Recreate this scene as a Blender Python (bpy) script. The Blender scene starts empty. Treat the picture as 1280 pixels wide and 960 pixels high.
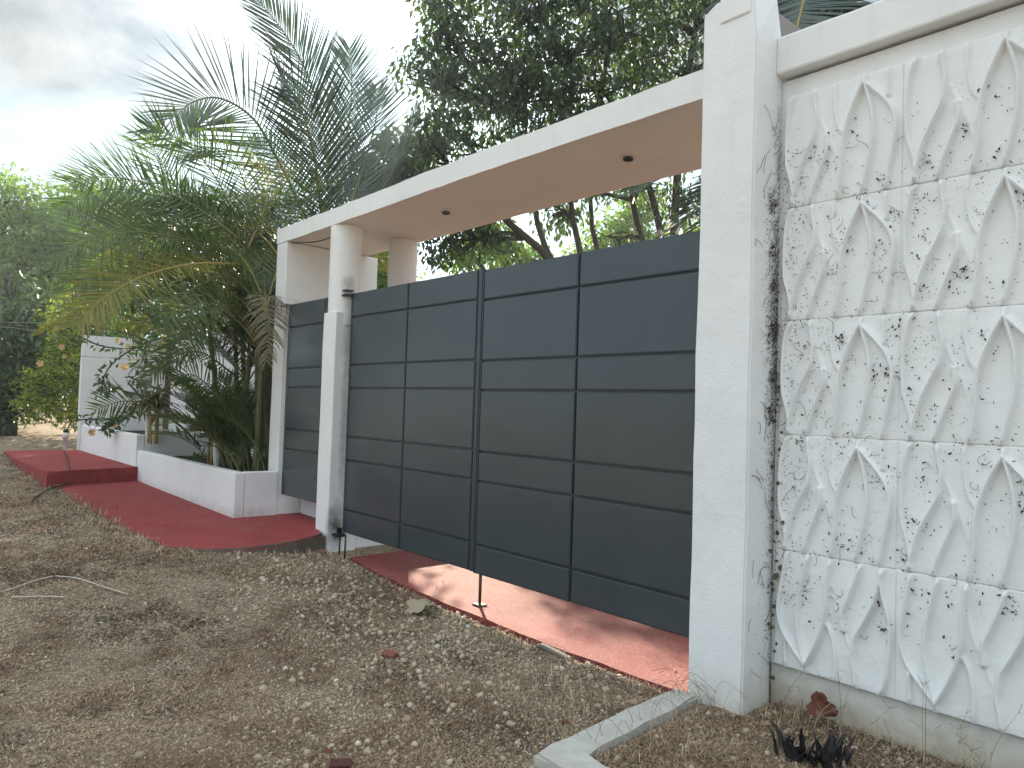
import bpy, bmesh, math, random
import numpy as np
from mathutils import Vector, Matrix
random.seed(7)
rng = np.random.default_rng(11)
PI = math.pi
scn = bpy.context.scene
C = scn.collection
R = math.radians

# ------------------------------------------------------------------ camera
F_PX, YAW, PITCH, ROLL = 910.0, 0.7293926, 0.03215, 0.0326655
_v = np.array([-math.cos(YAW)*math.cos(PITCH), math.sin(YAW)*math.cos(PITCH), math.sin(PITCH)])
_r0 = np.array([math.sin(YAW), math.cos(YAW), 0.0]); _u0 = np.cross(_r0, _v)
_r = math.cos(ROLL)*_r0 + math.sin(ROLL)*_u0
_u = -math.sin(ROLL)*_r0 + math.cos(ROLL)*_u0
cd = bpy.data.cameras.new('camera'); cam = bpy.data.objects.new('camera', cd); C.objects.link(cam)
cd.sensor_width = 36; cd.lens = 36*F_PX/1280; cd.clip_end = 2000; cd.clip_start = 0.05
cam.matrix_world = Matrix(((_r[0], _u[0], -_v[0], 0), (_r[1], _u[1], -_v[1], 0), (_r[2], _u[2], -_v[2], 0), (0, 0, 0, 1)))
scn.camera = cam

def at(px, py, dist):
    """a place seen from the standpoint at (px, py), dist metres away on the level"""
    d = _v*F_PX + _r*(px-640) - _u*(py-480)
    return d*(dist/math.hypot(d[0], d[1]))
def onY(px, py, Y):
    d = _v*F_PX + _r*(px-640) - _u*(py-480)
    return d*(Y/d[1])

# ------------------------------------------------------------------ sky and sun
SUN_EL = R(22.5); SUN_AZ = math.atan2(-0.840, 0.543)      # from +Y towards +X
sdir = Vector((math.sin(SUN_AZ)*math.cos(SUN_EL), math.cos(SUN_AZ)*math.cos(SUN_EL), math.sin(SUN_EL)))
w = bpy.data.worlds.new('World'); scn.world = w; w.use_nodes = True
nt = w.node_tree; nt.nodes.clear(); N = nt.nodes.new; L = nt.links.new
out = N('ShaderNodeOutputWorld'); bg = N('ShaderNodeBackground'); bg.inputs[1].default_value = 0.07
sky = N('ShaderNodeTexSky'); sky.sky_type = 'NISHITA'; sky.sun_disc = False
sky.sun_elevation = SUN_EL; sky.sun_rotation = SUN_AZ; sky.dust_density = 0.6; sky.air_density = 1.0
tc = N('ShaderNodeTexCoord')
def MA(op, a, b=None, c=None, clamp=False):
    x = N('ShaderNodeMath'); x.operation = op; x.use_clamp = clamp
    for i, v in enumerate((a, b, c)):
        if v is None: continue
        if isinstance(v, (int, float)): x.inputs[i].default_value = v
        else: L(v, x.inputs[i])
    return x.outputs[0]
def RAMP(fac, stops):
    x = N('ShaderNodeValToRGB'); e = x.color_ramp.elements
    while len(e) < len(stops): e.new(0.5)
    for i, (p, c) in enumerate(stops): e[i].position = p; e[i].color = (c, c, c, 1)
    L(fac, x.inputs[0]); return x.outputs[0]
gen = tc.outputs['Generated']
sep = N('ShaderNodeSeparateXYZ'); L(gen, sep.inputs[0])
# a flat cloud deck: project the direction on a plane overhead
zc = MA('ADD', MA('MAXIMUM', sep.outputs['Z'], 0.0), 0.30)
cmb = N('ShaderNodeCombineXYZ'); L(MA('DIVIDE', sep.outputs['X'], zc), cmb.inputs[0]); L(MA('DIVIDE', sep.outputs['Y'], zc), cmb.inputs[1])
def NOISE(scale, detail, rough, off):
    m = N('ShaderNodeMapping'); m.inputs['Location'].default_value = off; L(cmb.outputs[0], m.inputs[0])
    x = N('ShaderNodeTexNoise'); x.inputs['Scale'].default_value = scale; x.inputs['Detail'].default_value = detail; x.inputs['Roughness'].default_value = rough
    x.inputs['Distortion'].default_value = 0.2; L(m.outputs[0], x.inputs['Vector']); return x.outputs['Fac']
nA = NOISE(2.2, 9, 0.56, (4.4, 3.3, 0)); nB = NOISE(4.6, 8, 0.6, (5.2, 1.7, 0))
dp = N('ShaderNodeVectorMath'); dp.operation = 'DOT_PRODUCT'; dp.inputs[1].default_value = sdir; L(gen, dp.inputs[0])
dot = MA('ADD', dp.outputs['Value'], MA('MULTIPLY', MA('SUBTRACT', nA, 0.5), 0.045))
# the deck thickens overhead and opens round the sun
cover = MA('ADD', MA('MULTIPLY', MA('SUBTRACT', sep.outputs['Z'], 0.385), 4.5), MA('MULTIPLY', MA('SUBTRACT', nA, 0.5), 1.2))
cover = MA('SUBTRACT', cover, MA('MULTIPLY', MA('MAXIMUM', MA('SUBTRACT', dot, 0.983), 0.0), 60.0))
cover = MA('ADD', cover, 0.70)
mask = RAMP(cover, [(0.30, 0.0), (0.62, 1.0)])
# cloud brightness: backlit grey towards the sun, extra brightness added out of view to light the relief from the left
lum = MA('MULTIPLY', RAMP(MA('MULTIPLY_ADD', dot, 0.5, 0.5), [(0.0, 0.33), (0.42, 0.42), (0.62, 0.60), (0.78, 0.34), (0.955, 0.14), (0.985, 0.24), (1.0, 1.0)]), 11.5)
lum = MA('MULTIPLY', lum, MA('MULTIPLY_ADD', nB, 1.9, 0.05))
tint = N('ShaderNodeMix'); tint.data_type = 'RGBA'; L(RAMP(nB, [(0.4, 0), (0.62, 1)]), tint.inputs['Factor'])
tint.inputs['A'].default_value = (0.78, 0.93, 1.06, 1); tint.inputs['B'].default_value = (0.97, 1.0, 1.01, 1)
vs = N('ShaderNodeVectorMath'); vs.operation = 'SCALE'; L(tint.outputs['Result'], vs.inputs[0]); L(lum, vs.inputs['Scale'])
mix = N('ShaderNodeMix'); mix.data_type = 'RGBA'
thin = N('ShaderNodeMix'); thin.data_type = 'RGBA'; thin.blend_type = 'DARKEN'; thin.inputs['Factor'].default_value = 1
glow = MA('MULTIPLY_ADD', RAMP(dot, [(0.90, 0), (0.965, 0.25), (0.990, 1.0)]), 1.6, 0.93)
glow = MA('MULTIPLY', glow, MA('MULTIPLY_ADD', nA, 1.1, 0.50))
cap = N('ShaderNodeVectorMath'); cap.operation = 'SCALE'; cap.inputs[0].default_value = (2.3, 2.9, 3.25); L(glow, cap.inputs['Scale'])
L(sky.outputs[0], thin.inputs['A']); L(cap.outputs[0], thin.inputs['B'])
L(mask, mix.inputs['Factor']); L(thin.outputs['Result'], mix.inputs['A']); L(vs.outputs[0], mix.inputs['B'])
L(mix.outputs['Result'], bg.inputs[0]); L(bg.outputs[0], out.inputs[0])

sl = bpy.data.lights.new('sun', 'SUN'); sl.energy = 3.6; sl.angle = R(0.53); sl.color = (1.0, 0.88, 0.69)
so = bpy.data.objects.new('sun', sl); C.objects.link(so)
so.rotation_euler = sdir.to_track_quat('Z', 'Y').to_euler(); so.location = sdir*30

scn.view_settings.view_transform = 'Standard'; scn.view_settings.look = 'None'
scn.view_settings.exposure = 2.24; scn.view_settings.gamma = 1
scn.cycles.max_bounces = 8; scn.cycles.diffuse_bounces = 4; scn.cycles.transmission_bounces = 4
scn.cycles.transparent_max_bounces = 8; scn.cycles.sample_clamp_indirect = 6

# ------------------------------------------------------------------ materials
class M_:
    def __init__(s, name):
        s.m = bpy.data.materials.new(name); s.m.use_nodes = True; s.t = s.m.node_tree
        s.p = s.t.nodes['Principled BSDF']; s.o = s.t.nodes['Material Output']
    def n(s, typ, **kw):
        x = s.t.nodes.new(typ)
        for k, v in kw.items():
            if k in x.inputs: x.inputs[k].default_value = v
            else: setattr(x, k, v)
        return x
    def l(s, a, b): s.t.links.new(a, b)
    def coord(s, scale=(1, 1, 1), kind='Object'):
        t = s.n('ShaderNodeTexCoord'); m = s.n('ShaderNodeMapping'); m.inputs['Scale'].default_value = scale
        s.l(t.outputs[kind], m.inputs[0]); return m.outputs[0]
    def noise(s, vec, scale, detail=5, rough=0.55, dist=0):
        x = s.n('ShaderNodeTexNoise'); x.inputs['Scale'].default_value = scale; x.inputs['Detail'].default_value = detail
        x.inputs['Roughness'].default_value = rough; x.inputs['Distortion'].default_value = dist
        s.l(vec, x.inputs['Vector']); return x.outputs['Fac']
    def ramp(s, fac, stops):
        x = s.n('ShaderNodeValToRGB'); e = x.color_ramp.elements
        while len(e) < len(stops): e.new(0.5)
        for i, (p, c) in enumerate(stops):
            e[i].position = p; e[i].color = (*c, 1) if len(c) == 3 else c
        s.l(fac, x.inputs[0]); return x.outputs[0]
    def mix(s, fac, a, b, mode='MIX'):
        x = s.n('ShaderNodeMix'); x.data_type = 'RGBA'; x.blend_type = mode
        for v, k in ((fac, 'Factor'), (a, 'A'), (b, 'B')):
            if isinstance(v, (int, float)): x.inputs[k].default_value = v
            elif isinstance(v, tuple): x.inputs[k].default_value = (*v, 1)
            else: s.l(v, x.inputs[k])
        return x.outputs['Result']
    def math(s, op, a, b=None):
        x = s.n('ShaderNodeMath'); x.operation = op
        for i, v in enumerate((a, b)):
            if v is None: continue
            if isinstance(v, (int, float)): x.inputs[i].default_value = v
            else: s.l(v, x.inputs[i])
        return x.outputs[0]
    def bump(s, h, strength=0.3, dist=0.01, prev=None):
        b = s.n('ShaderNodeBump'); b.inputs['Strength'].default_value = strength; b.inputs['Distance'].default_value = dist
        s.l(h, b.inputs['Height'])
        if prev: s.l(prev, b.inputs['Normal'])
        return b.outputs[0]
    def fin(s, col=None, rough=0.7, nrm=None, spec=0.4):
        if col is not None:
            if isinstance(col, tuple): s.p.inputs['Base Color'].default_value = (*col, 1)
            else: s.l(col, s.p.inputs['Base Color'])
        if isinstance(rough, (int, float)): s.p.inputs['Roughness'].default_value = rough
        else: s.l(rough, s.p.inputs['Roughness'])
        s.p.inputs['Specular IOR Level'].default_value = spec
        if nrm is not None: s.l(nrm, s.p.inputs['Normal'])
        return s.m

BLK = (0, 0, 0); WHT = (1, 1, 1)
def world_pos(m):
    g = m.n('ShaderNodeNewGeometry'); return g.outputs['Position']
def sepz(m, v, ax='Z'):
    x = m.n('ShaderNodeSeparateXYZ'); m.l(v, x.inputs[0]); return x.outputs[ax]

def white_wall(name, base=(0.76, 0.765, 0.75), grime=0.5, low=None, smudge=None, bs=0.35):
    m = M_(name); v = world_pos(m)
    a = m.noise(v, 2.2, 6, 0.6, 0.3); b = m.noise(v, 14, 5, 0.6); c = m.noise(v, 90, 4, 0.6)
    st = m.n('ShaderNodeMapping'); st.inputs['Scale'].default_value = (9, 9, 0.7); m.l(v, st.inputs[0])
    streak = m.noise(st.outputs[0], 1.5, 5, 0.6)
    col = m.mix(m.ramp(a, [(0.35, BLK), (0.7, WHT)]), base, tuple(x*0.93 for x in base))
    f = m.math('MULTIPLY', m.ramp(streak, [(0.55, BLK), (0.8, WHT)]), 0.22*grime)
    col = m.mix(f, col, (0.42, 0.41, 0.37))
    f = m.math('MULTIPLY', m.ramp(b, [(0.60, BLK), (0.72, WHT)]), 0.12*grime)
    col = m.mix(f, col, (0.45, 0.42, 0.36))
    if low:      # splash dirt near the ground: (z where full, z where gone, colour, amount)
        z = sepz(m, v); r = m.n('ShaderNodeMapRange'); r.inputs['From Min'].default_value = low[1]; r.inputs['From Max'].default_value = low[0]
        m.l(m.math('ADD', z, m.math('MULTIPLY', m.math('SUBTRACT', b, 0.5), 0.25)), r.inputs['Value'])
        col = m.mix(m.math('MULTIPLY', r.outputs[0], low[3]), col, low[2])
    if smudge:
        for (p, rad, amt, colr) in smudge:
            mpn = m.n('ShaderNodeMapping'); mpn.inputs['Location'].default_value = tuple(-p[i]/rad[i] for i in range(3))
            mpn.inputs['Scale'].default_value = tuple(1/x for x in rad); m.l(v, mpn.inputs[0])
            ln = m.n('ShaderNodeVectorMath'); ln.operation = 'LENGTH'; m.l(mpn.outputs[0], ln.inputs[0])
            d = m.math('ADD', ln.outputs['Value'], m.math('MULTIPLY', m.math('SUBTRACT', b, 0.5), 0.9))
            f = m.math('MULTIPLY', m.ramp(d, [(0.15, WHT), (1.0, BLK)]), amt)
            col = m.mix(f, col, colr)
    h = m.math('ADD', m.math('MULTIPLY', c, 0.35), m.math('MULTIPLY', b, 0.8))
    n_ = m.bump(h, bs, 0.012)
    return m.fin(col, 0.72, n_, 0.3)

MAT = {}
MAT['white'] = white_wall('white_paint', grime=0.85)
MAT['white_clean'] = white_wall('white_paint_planter', (0.78, 0.775, 0.77), 0.35, low=(-1.16, -1.02, (0.40, 0.26, 0.23), 0.45))
MAT['panel'] = white_wall('white_relief_panel', (0.77, 0.78, 0.77), 0.35, bs=0.22)
MAT['base'] = white_wall('weathered_white_base', (0.70, 0.70, 0.66), 1.6, low=(-1.38, -1.16, (0.36, 0.31, 0.21), 0.8))
MAT['pillar'] = white_wall('white_pillar', (0.77, 0.775, 0.77), 0.35, low=(-1.42, -1.18, (0.5, 0.47, 0.38), 0.5), bs=0.5)
MAT['post'] = white_wall('white_post', (0.76, 0.76, 0.74), 0.5,
    smudge=[((-5.88, 3.25, 1.05), (0.10, 0.10, 0.14), 0.6, (0.10, 0.09, 0.08)), ((-5.9, 3.30, 0.6), (0.1, 0.10, 0.45), 0.6, (0.12, 0.11, 0.10)),
            ((-5.9, 3.27, -0.2), (0.1, 0.05, 0.9), 0.6, (0.16, 0.15, 0.14)), ((-5.9, 3.22, -1.1), (0.1, 0.12, 0.25), 0.9, (0.07, 0.06, 0.05))])
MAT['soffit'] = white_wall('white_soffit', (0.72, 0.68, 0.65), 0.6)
MAT['grey_concrete'] = white_wall('grey_concrete', (0.30, 0.28, 0.26), 0.8)
MAT['curb'] = white_wall('worn_white_curb', (0.50, 0.50, 0.465), 3.2, low=(-1.44, -1.33, (0.28, 0.25, 0.20), 0.55), bs=0.8)
MAT['slab_edge'] = white_wall('dirty_concrete', (0.15, 0.13, 0.105), 2.0, bs=0.9)

def red_paint(name, base, dust):
    m = M_(name); v = world_pos(m)
    a = m.noise(v, 1.6, 6, 0.65, 0.4); b = m.noise(v, 55, 8, 0.75, 0.5); c = m.noise(v, 160, 3, 0.6)
    col = m.mix(m.ramp(a, [(0.3, BLK), (0.7, WHT)]), base, tuple(x*0.72 for x in base))
    f = m.math('MULTIPLY', m.ramp(b, [(0.50, BLK), (0.66, WHT)]), dust)
    col = m.mix(f, col, (0.40, 0.25, 0.20))
    f = m.math('MULTIPLY', m.ramp(m.noise(v, 2.2, 9, 0.78, 0.4), [(0.48, BLK), (0.78, WHT)]), dust*1.0)
    col = m.mix(f, col, (0.33, 0.20, 0.17))
    h = m.math('ADD', m.math('MULTIPLY', c, 0.5), b)
    return m.fin(col, 0.78, m.bump(h, 0.8, 0.014), 0.25)
MAT['red'] = red_paint('red_floor_paint', (0.33, 0.042, 0.046), 0.34)
MAT['red_rough'] = red_paint('red_rough_concrete', (0.24, 0.042, 0.040), 0.50)

def metal_paint(name, base=(0.044, 0.055, 0.062), rough=0.22):
    m = M_(name); v = world_pos(m)
    a = m.noise(v, 1.3, 5, 0.6, 0.4); b = m.noise(v, 2.2, 3, 0.5); c = m.noise(v, 260, 2)
    col = m.mix(m.ramp(a, [(0.35, BLK), (0.75, WHT)]), base, tuple(x*1.18 for x in base))
    st = m.n('ShaderNodeMapping'); st.inputs['Scale'].default_value = (1.2, 1.2, 9); m.l(v, st.inputs[0])
    d = m.noise(st.outputs[0], 1.4, 5, 0.6)
    col = m.mix(m.math('MULTIPLY', m.ramp(d, [(0.60, BLK), (0.85, WHT)]), 0.08), col, (0.13, 0.13, 0.13))
    r = m.math('ADD', m.math('MULTIPLY', a, 0.18), rough-0.08)
    n_ = m.bump(b, 0.16, 0.05)
    return m.fin(col, r, n_, 0.5)
MAT['gate'] = metal_paint('dark_grey_gate_paint')
MAT['gate_frame'] = metal_paint('dark_grey_frame_paint', (0.036, 0.045, 0.052), 0.36)
def plain(name, c, rough=0.6, spec=0.4, bump=0.2, sc=60, var=0.35):
    m = M_(name); v = world_pos(m); a = m.noise(v, sc, 5, 0.6)
    col = m.mix(m.ramp(a, [(0.35, BLK), (0.7, WHT)]), c, tuple(x*(1-var) for x in c))
    return m.fin(col, rough, m.bump(a, bump, 0.005), spec)
MAT['black_metal'] = plain('black_greasy_metal', (0.015, 0.014, 0.014), 0.45)
MAT['rust'] = plain('rusty_steel', (0.09, 0.045, 0.03), 0.7)
MAT['dark_can'] = plain('dark_lamp_housing', (0.05, 0.045, 0.04), 0.5)
MAT['lens'] = plain('lamp_lens', (0.25, 0.23, 0.2), 0.15)
MAT['cable'] = plain('dark_cable', (0.03, 0.02, 0.018), 0.6)
MAT['wire'] = plain('pale_wire', (0.35, 0.35, 0.33), 0.4)
MAT['bark'] = plain('grey_brown_bark', (0.060, 0.048, 0.038), 0.9, 0.2, 0.8, 25)
MAT['palm_stem'] = plain('green_ringed_palm_stem', (0.12, 0.12, 0.05), 0.6, 0.3, 0.5, 20)
MAT['rachis'] = plain('palm_rachis', (0.17, 0.17, 0.06), 0.5, 0.3, 0.2, 20)
MAT['rachis_y'] = plain('yellow_palm_rachis', (0.34, 0.25, 0.06), 0.5, 0.3, 0.2, 20)
MAT['soil'] = plain('dark_planter_soil', (0.045, 0.034, 0.026), 0.95, 0.1, 1.0, 40)
MAT['brick'] = plain('worn_red_brick', (0.26, 0.10, 0.08), 0.9, 0.2, 0.8, 70)
MAT['redwood'] = plain('dark_red_wood', (0.10, 0.035, 0.028), 0.7, 0.3, 0.6, 50)
MAT['pvc'] = plain('white_plastic', (0.72, 0.72, 0.70), 0.4)
MAT['straw'] = plain('bleached_straw', (0.55, 0.50, 0.40), 0.7)
MAT['blackleaf'] = plain('charred_black_leaf', (0.030, 0.028, 0.027), 0.55, 0.4, 1.0, 90, 0.85)
MAT['rustleaf'] = plain('rust_brown_dry_leaf', (0.13, 0.045, 0.025), 0.7, 0.3, 0.6, 45)

def leaf_mat(name, cols, trans=0.35, tcol=None, rough=0.45, spec=0.5):
    """cols: 2-3 natural tints, picked per leaf"""
    m = M_(name); g = m.n('ShaderNodeNewGeometry')
    k = len(cols)
    r = m.n('ShaderNodeValToRGB'); e = r.color_ramp.elements
    while len(e) < k: e.new(0.5)
    for i, c in enumerate(cols): e[i].position = i/max(1, k-1); e[i].color = (*c, 1)
    m.l(g.outputs['Random Per Island'], r.inputs[0])
    m.l(r.outputs[0], m.p.inputs['Base Color']); m.p.inputs['Roughness'].default_value = rough
    m.p.inputs['Specular IOR Level'].default_value = spec
    tr = m.n('ShaderNodeBsdfTranslucent')
    sc = m.n('ShaderNodeMix'); sc.data_type = 'RGBA'; sc.blend_type = 'MULTIPLY'; sc.inputs['Factor'].default_value = 1
    m.l(r.outputs[0], sc.inputs['A']); sc.inputs['B'].default_value = (*(tcol or (2.2, 2.4, 0.9)), 1)
    m.l(sc.outputs['Result'], tr.inputs[0])
    ms = m.n('ShaderNodeMixShader'); ms.inputs[0].default_value = trans
    m.l(m.p.outputs[0], ms.inputs[1]); m.l(tr.outputs[0], ms.inputs[2]); m.l(ms.outputs[0], m.o.inputs[0])
    return m.m
MAT['leaf_mango'] = leaf_mat('dark_broad_leaf', [(0.025, 0.044, 0.029), (0.034, 0.060, 0.032), (0.052, 0.075, 0.029)], 0.35)
MAT['leaf_left'] = leaf_mat('mid_green_leaf', [(0.075, 0.134, 0.043), (0.109, 0.180, 0.046), (0.144, 0.211, 0.046)], 0.36)
MAT['leaf_hib'] = leaf_mat('bright_shrub_leaf', [(0.105, 0.158, 0.026), (0.152, 0.203, 0.029), (0.234, 0.247, 0.029)], 0.38)
MAT['leaf_dark'] = leaf_mat('deep_green_leaf', [(0.037, 0.073, 0.027), (0.058, 0.103, 0.031)], 0.22)
MAT['coco'] = leaf_mat('coconut_leaflet', [(0.033, 0.057, 0.048), (0.043, 0.071, 0.055), (0.054, 0.081, 0.051)], 0.12, (1.8, 2.0, 1.1), 0.40, 0.5)
MAT['areca'] = leaf_mat('areca_leaflet', [(0.043, 0.078, 0.023), (0.061, 0.099, 0.026), (0.078, 0.106, 0.025)], 0.36, (2.0, 2.2, 1.0), 0.40, 0.5)
MAT['areca_y'] = leaf_mat('yellowing_areca_leaflet', [(0.12, 0.15, 0.025), (0.18, 0.18, 0.03), (0.26, 0.19, 0.04)], 0.45, (1.8, 1.8, 0.8), 0.45)
MAT['areca_dry'] = leaf_mat('dry_palm_leaflet', [(0.16, 0.13, 0.09), (0.22, 0.19, 0.14)], 0.15, (1.2, 1.1, 0.9), 0.7, 0.2)
MAT['ti'] = leaf_mat('ti_leaf', [(0.05, 0.055, 0.025), (0.12, 0.10, 0.035), (0.17, 0.075, 0.045)], 0.25, (1.6, 1.4, 0.8))
MAT['ti_dry'] = leaf_mat('brown_ti_leaf', [(0.14, 0.06, 0.03), (0.22, 0.11, 0.05)], 0.25, (1.5, 1.2, 0.8), 0.6)
MAT['petal'] = leaf_mat('yellow_hibiscus_petal', [(0.62, 0.42, 0.14), (0.66, 0.50, 0.26)], 0.25, (1.1, 1.0, 0.8), 0.6, 0.2)
MAT['vine_dry'] = leaf_mat('dead_vine', [(0.045, 0.033, 0.026), (0.09, 0.065, 0.05), (0.06, 0.05, 0.04)], 0.0, (1, 1, 1), 0.9, 0.1)
MAT['vine_leaf'] = leaf_mat('olive_vine_leaf', [(0.05, 0.055, 0.02), (0.08, 0.075, 0.025), (0.05, 0.03, 0.015)], 0.1, (1, 1, 1), 0.6)
MAT['grass_dry'] = leaf_mat('dry_grass', [(0.20, 0.14, 0.095), (0.34, 0.25, 0.17), (0.60, 0.48, 0.33), (0.14, 0.088, 0.058)], 0.1, (1.2, 1.1, 0.9), 0.8, 0.15)
MAT['weed_brown'] = leaf_mat('brown_weed', [(0.10, 0.063, 0.043), (0.17, 0.115, 0.075), (0.24, 0.165, 0.11), (0.33, 0.23, 0.155)], 0.1, (1.2, 1.1, 0.9), 0.9, 0.1)
MAT['litter'] = leaf_mat('fallen_leaf', [(0.14, 0.075, 0.04), (0.27, 0.20, 0.12), (0.18, 0.06, 0.035), (0.40, 0.34, 0.24)], 0.1, (1.2, 1.1, 0.9), 0.8, 0.2)
MAT['big_dry_leaf'] = leaf_mat('pale_dry_leaf', [(0.34, 0.29, 0.20), (0.36, 0.31, 0.21)], 0.1, (1.2, 1.1, 0.9), 0.8, 0.2)
MAT['stone'] = leaf_mat('gravel_stone', [(0.19, 0.145, 0.10), (0.36, 0.30, 0.22), (0.47, 0.40, 0.305), (0.31, 0.215, 0.135), (0.58, 0.51, 0.41)], 0.0, (1, 1, 1), 0.9, 0.2)

def ground_mat():
    m = M_('dry_sandy_ground'); v = world_pos(m)
    a = m.noise(v, 0.9, 6, 0.6, 0.4); b = m.noise(v, 5, 7, 0.7, 0.6); c = m.noise(v, 45, 6, 0.7); d = m.noise(v, 200, 4, 0.7); e = m.noise(v, 1.7, 6, 0.65, 0.6)
    soil = m.ramp(b, [(0.3, (0.21, 0.135, 0.080)), (0.5, (0.38, 0.265, 0.160)), (0.68, (0.58, 0.445, 0.285))])
    soil = m.mix(m.ramp(a, [(0.42, BLK), (0.66, WHT)]), soil, (0.40, 0.31, 0.205))
    soil = m.mix(m.math('MULTIPLY', m.ramp(c, [(0.42, BLK), (0.60, WHT)]), 0.6), soil, (0.10, 0.068, 0.044))
    def pebbles(scale, seed):
        mp_ = m.n('ShaderNodeMapping'); mp_.inputs['Location'].default_value = (seed, seed*2, 0); m.l(v, mp_.inputs[0])
        w_ = m.n('ShaderNodeTexNoise'); w_.inputs['Scale'].default_value = scale*0.8; m.l(mp_.outputs[0], w_.inputs['Vector'])
        ad = m.n('ShaderNodeVectorMath'); ad.operation = 'MULTIPLY_ADD'; ad.inputs[1].default_value = (0.9/scale,)*3; m.l(w_.outputs['Color'], ad.inputs[0]); m.l(mp_.outputs[0], ad.inputs[2])
        x = m.n('ShaderNodeTexVoronoi'); x.inputs['Scale'].default_value = scale; m.l(ad.outputs[0], x.inputs['Vector'])
        hh = m.math('SUBTRACT', 0.62, x.outputs['Distance']); sz = m.n('ShaderNodeSeparateColor'); m.l(x.outputs['Color'], sz.inputs[0])
        return hh, sz.outputs[0], sz.outputs[1]
    col = soil; hts = []
    for scale, sd, thr in ((60, 1.3, 0.45), (125, 4.1, 0.35)):
        hh, r1, r2 = pebbles(scale, sd)
        tint = m.ramp(r1, [(0.0, (0.14, 0.105, 0.075)), (0.35, (0.30, 0.245, 0.185)), (0.7, (0.47, 0.41, 0.325)), (1.0, (0.68, 0.62, 0.52))])
        on = m.math('MULTIPLY', m.ramp(hh, [(0.10, BLK), (0.24, WHT)]), m.ramp(m.math('ADD', m.math('MULTIPLY', r2, 0.6), m.math('MULTIPLY', e, 0.9)), [(thr+0.25, BLK), (thr+0.31, WHT)]))
        col = m.mix(on, col, tint); hts.append(m.math('MULTIPLY', m.math('MULTIPLY', hh, on), 40.0/scale))
    col = m.mix(m.math('MULTIPLY', m.ramp(d, [(0.56, BLK), (0.66, WHT)]), 0.6), col, (0.50, 0.43, 0.33))
    col = m.mix(m.math('MULTIPLY', m.ramp(d, [(0.34, WHT), (0.43, BLK)]), 0.7), col, (0.055, 0.04, 0.03))
    n_ = m.bump(m.math('ADD', c, m.math('MULTIPLY', d, 0.6)), 0.7, 0.03)
    n_ = m.bump(m.math('ADD', hts[0], hts[1]), 1.0, 0.02, n_)
    return m.fin(col, 0.95, n_, 0.15)
MAT['ground'] = ground_mat()

# ------------------------------------------------------------------ object helpers
def tag(o, label=None, cat=None, group=None, kind=None):
    if label: o['label'] = label
    if cat: o['category'] = cat
    if group: o['group'] = group
    if kind: o['kind'] = kind
    return o
def thing(name, loc, label, cat, group=None):
    o = bpy.data.objects.new(name, None); C.objects.link(o); o.location = loc; o.empty_display_size = 0.2
    return tag(o, label, cat, group)
def np_mesh(name, V, F, smooth=False):
    """F: (n,k) int array or list of such arrays"""
    if not isinstance(F, (list, tuple)): F = [F]
    me = bpy.data.meshes.new(name); V = np.asarray(V, np.float32)
    me.vertices.add(len(V)); me.vertices.foreach_set('co', V.ravel())
    tot = np.concatenate([np.full(len(f), f.shape[1], np.int32) for f in F])
    idx = np.concatenate([np.asarray(f, np.int32).ravel() for f in F])
    st = np.concatenate(([0], np.cumsum(tot)[:-1])).astype(np.int32)
    me.loops.add(len(idx)); me.loops.foreach_set('vertex_index', idx)
    me.polygons.add(len(tot)); me.polygons.foreach_set('loop_start', st); me.polygons.foreach_set('loop_total', tot)
    me.update(calc_edges=True)
    if smooth: me.polygons.foreach_set('use_smooth', np.ones(len(tot), bool))
    me.validate()
    return me
def link(name, me, mat, parent=None, world=True):
    """world verts: shift into the parent's frame when the parent is an unrotated thing"""
    if mat is not None and not me.materials: me.materials.append(mat)
    o = bpy.data.objects.new(name, me); C.objects.link(o)
    if parent is not None:
        o.parent = parent
        if world:
            q = parent; off = Vector((0, 0, 0))
            while q is not None: off += q.location; q = q.parent
            me.transform(Matrix.Translation(-off))
    return o
def box_bm(x0, x1, y0, y1, z0, z1, bev=0.0, seg=2, bm=None):
    own = bm or bmesh.new()
    vs = [own.verts.new(c) for c in ((x0,y0,z0),(x1,y0,z0),(x1,y1,z0),(x0,y1,z0),(x0,y0,z1),(x1,y0,z1),(x1,y1,z1),(x0,y1,z1))]
    fs = [own.faces.new([vs[i] for i in f]) for f in ((3,2,1,0),(4,5,6,7),(0,1,5,4),(1,2,6,5),(2,3,7,6),(3,0,4,7))]
    if bev:
        es = list({e for f in fs for e in f.edges})
        bmesh.ops.bevel(own, geom=es, offset=bev, segments=seg, affect='EDGES', profile=0.5)
    return own
def bm_mesh(bm, name, smooth=False):
    bmesh.ops.recalc_face_normals(bm, faces=bm.faces)
    me = bpy.data.meshes.new(name); bm.to_mesh(me); bm.free()
    if smooth: me.polygons.foreach_set('use_smooth', [True]*len(me.polygons))
    return me
def box(name, x0, x1, y0, y1, z0, z1, mat, parent=None, bev=0.008):
    return link(name, bm_mesh(box_bm(x0, x1, y0, y1, z0, z1, bev), name), mat, parent)
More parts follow.
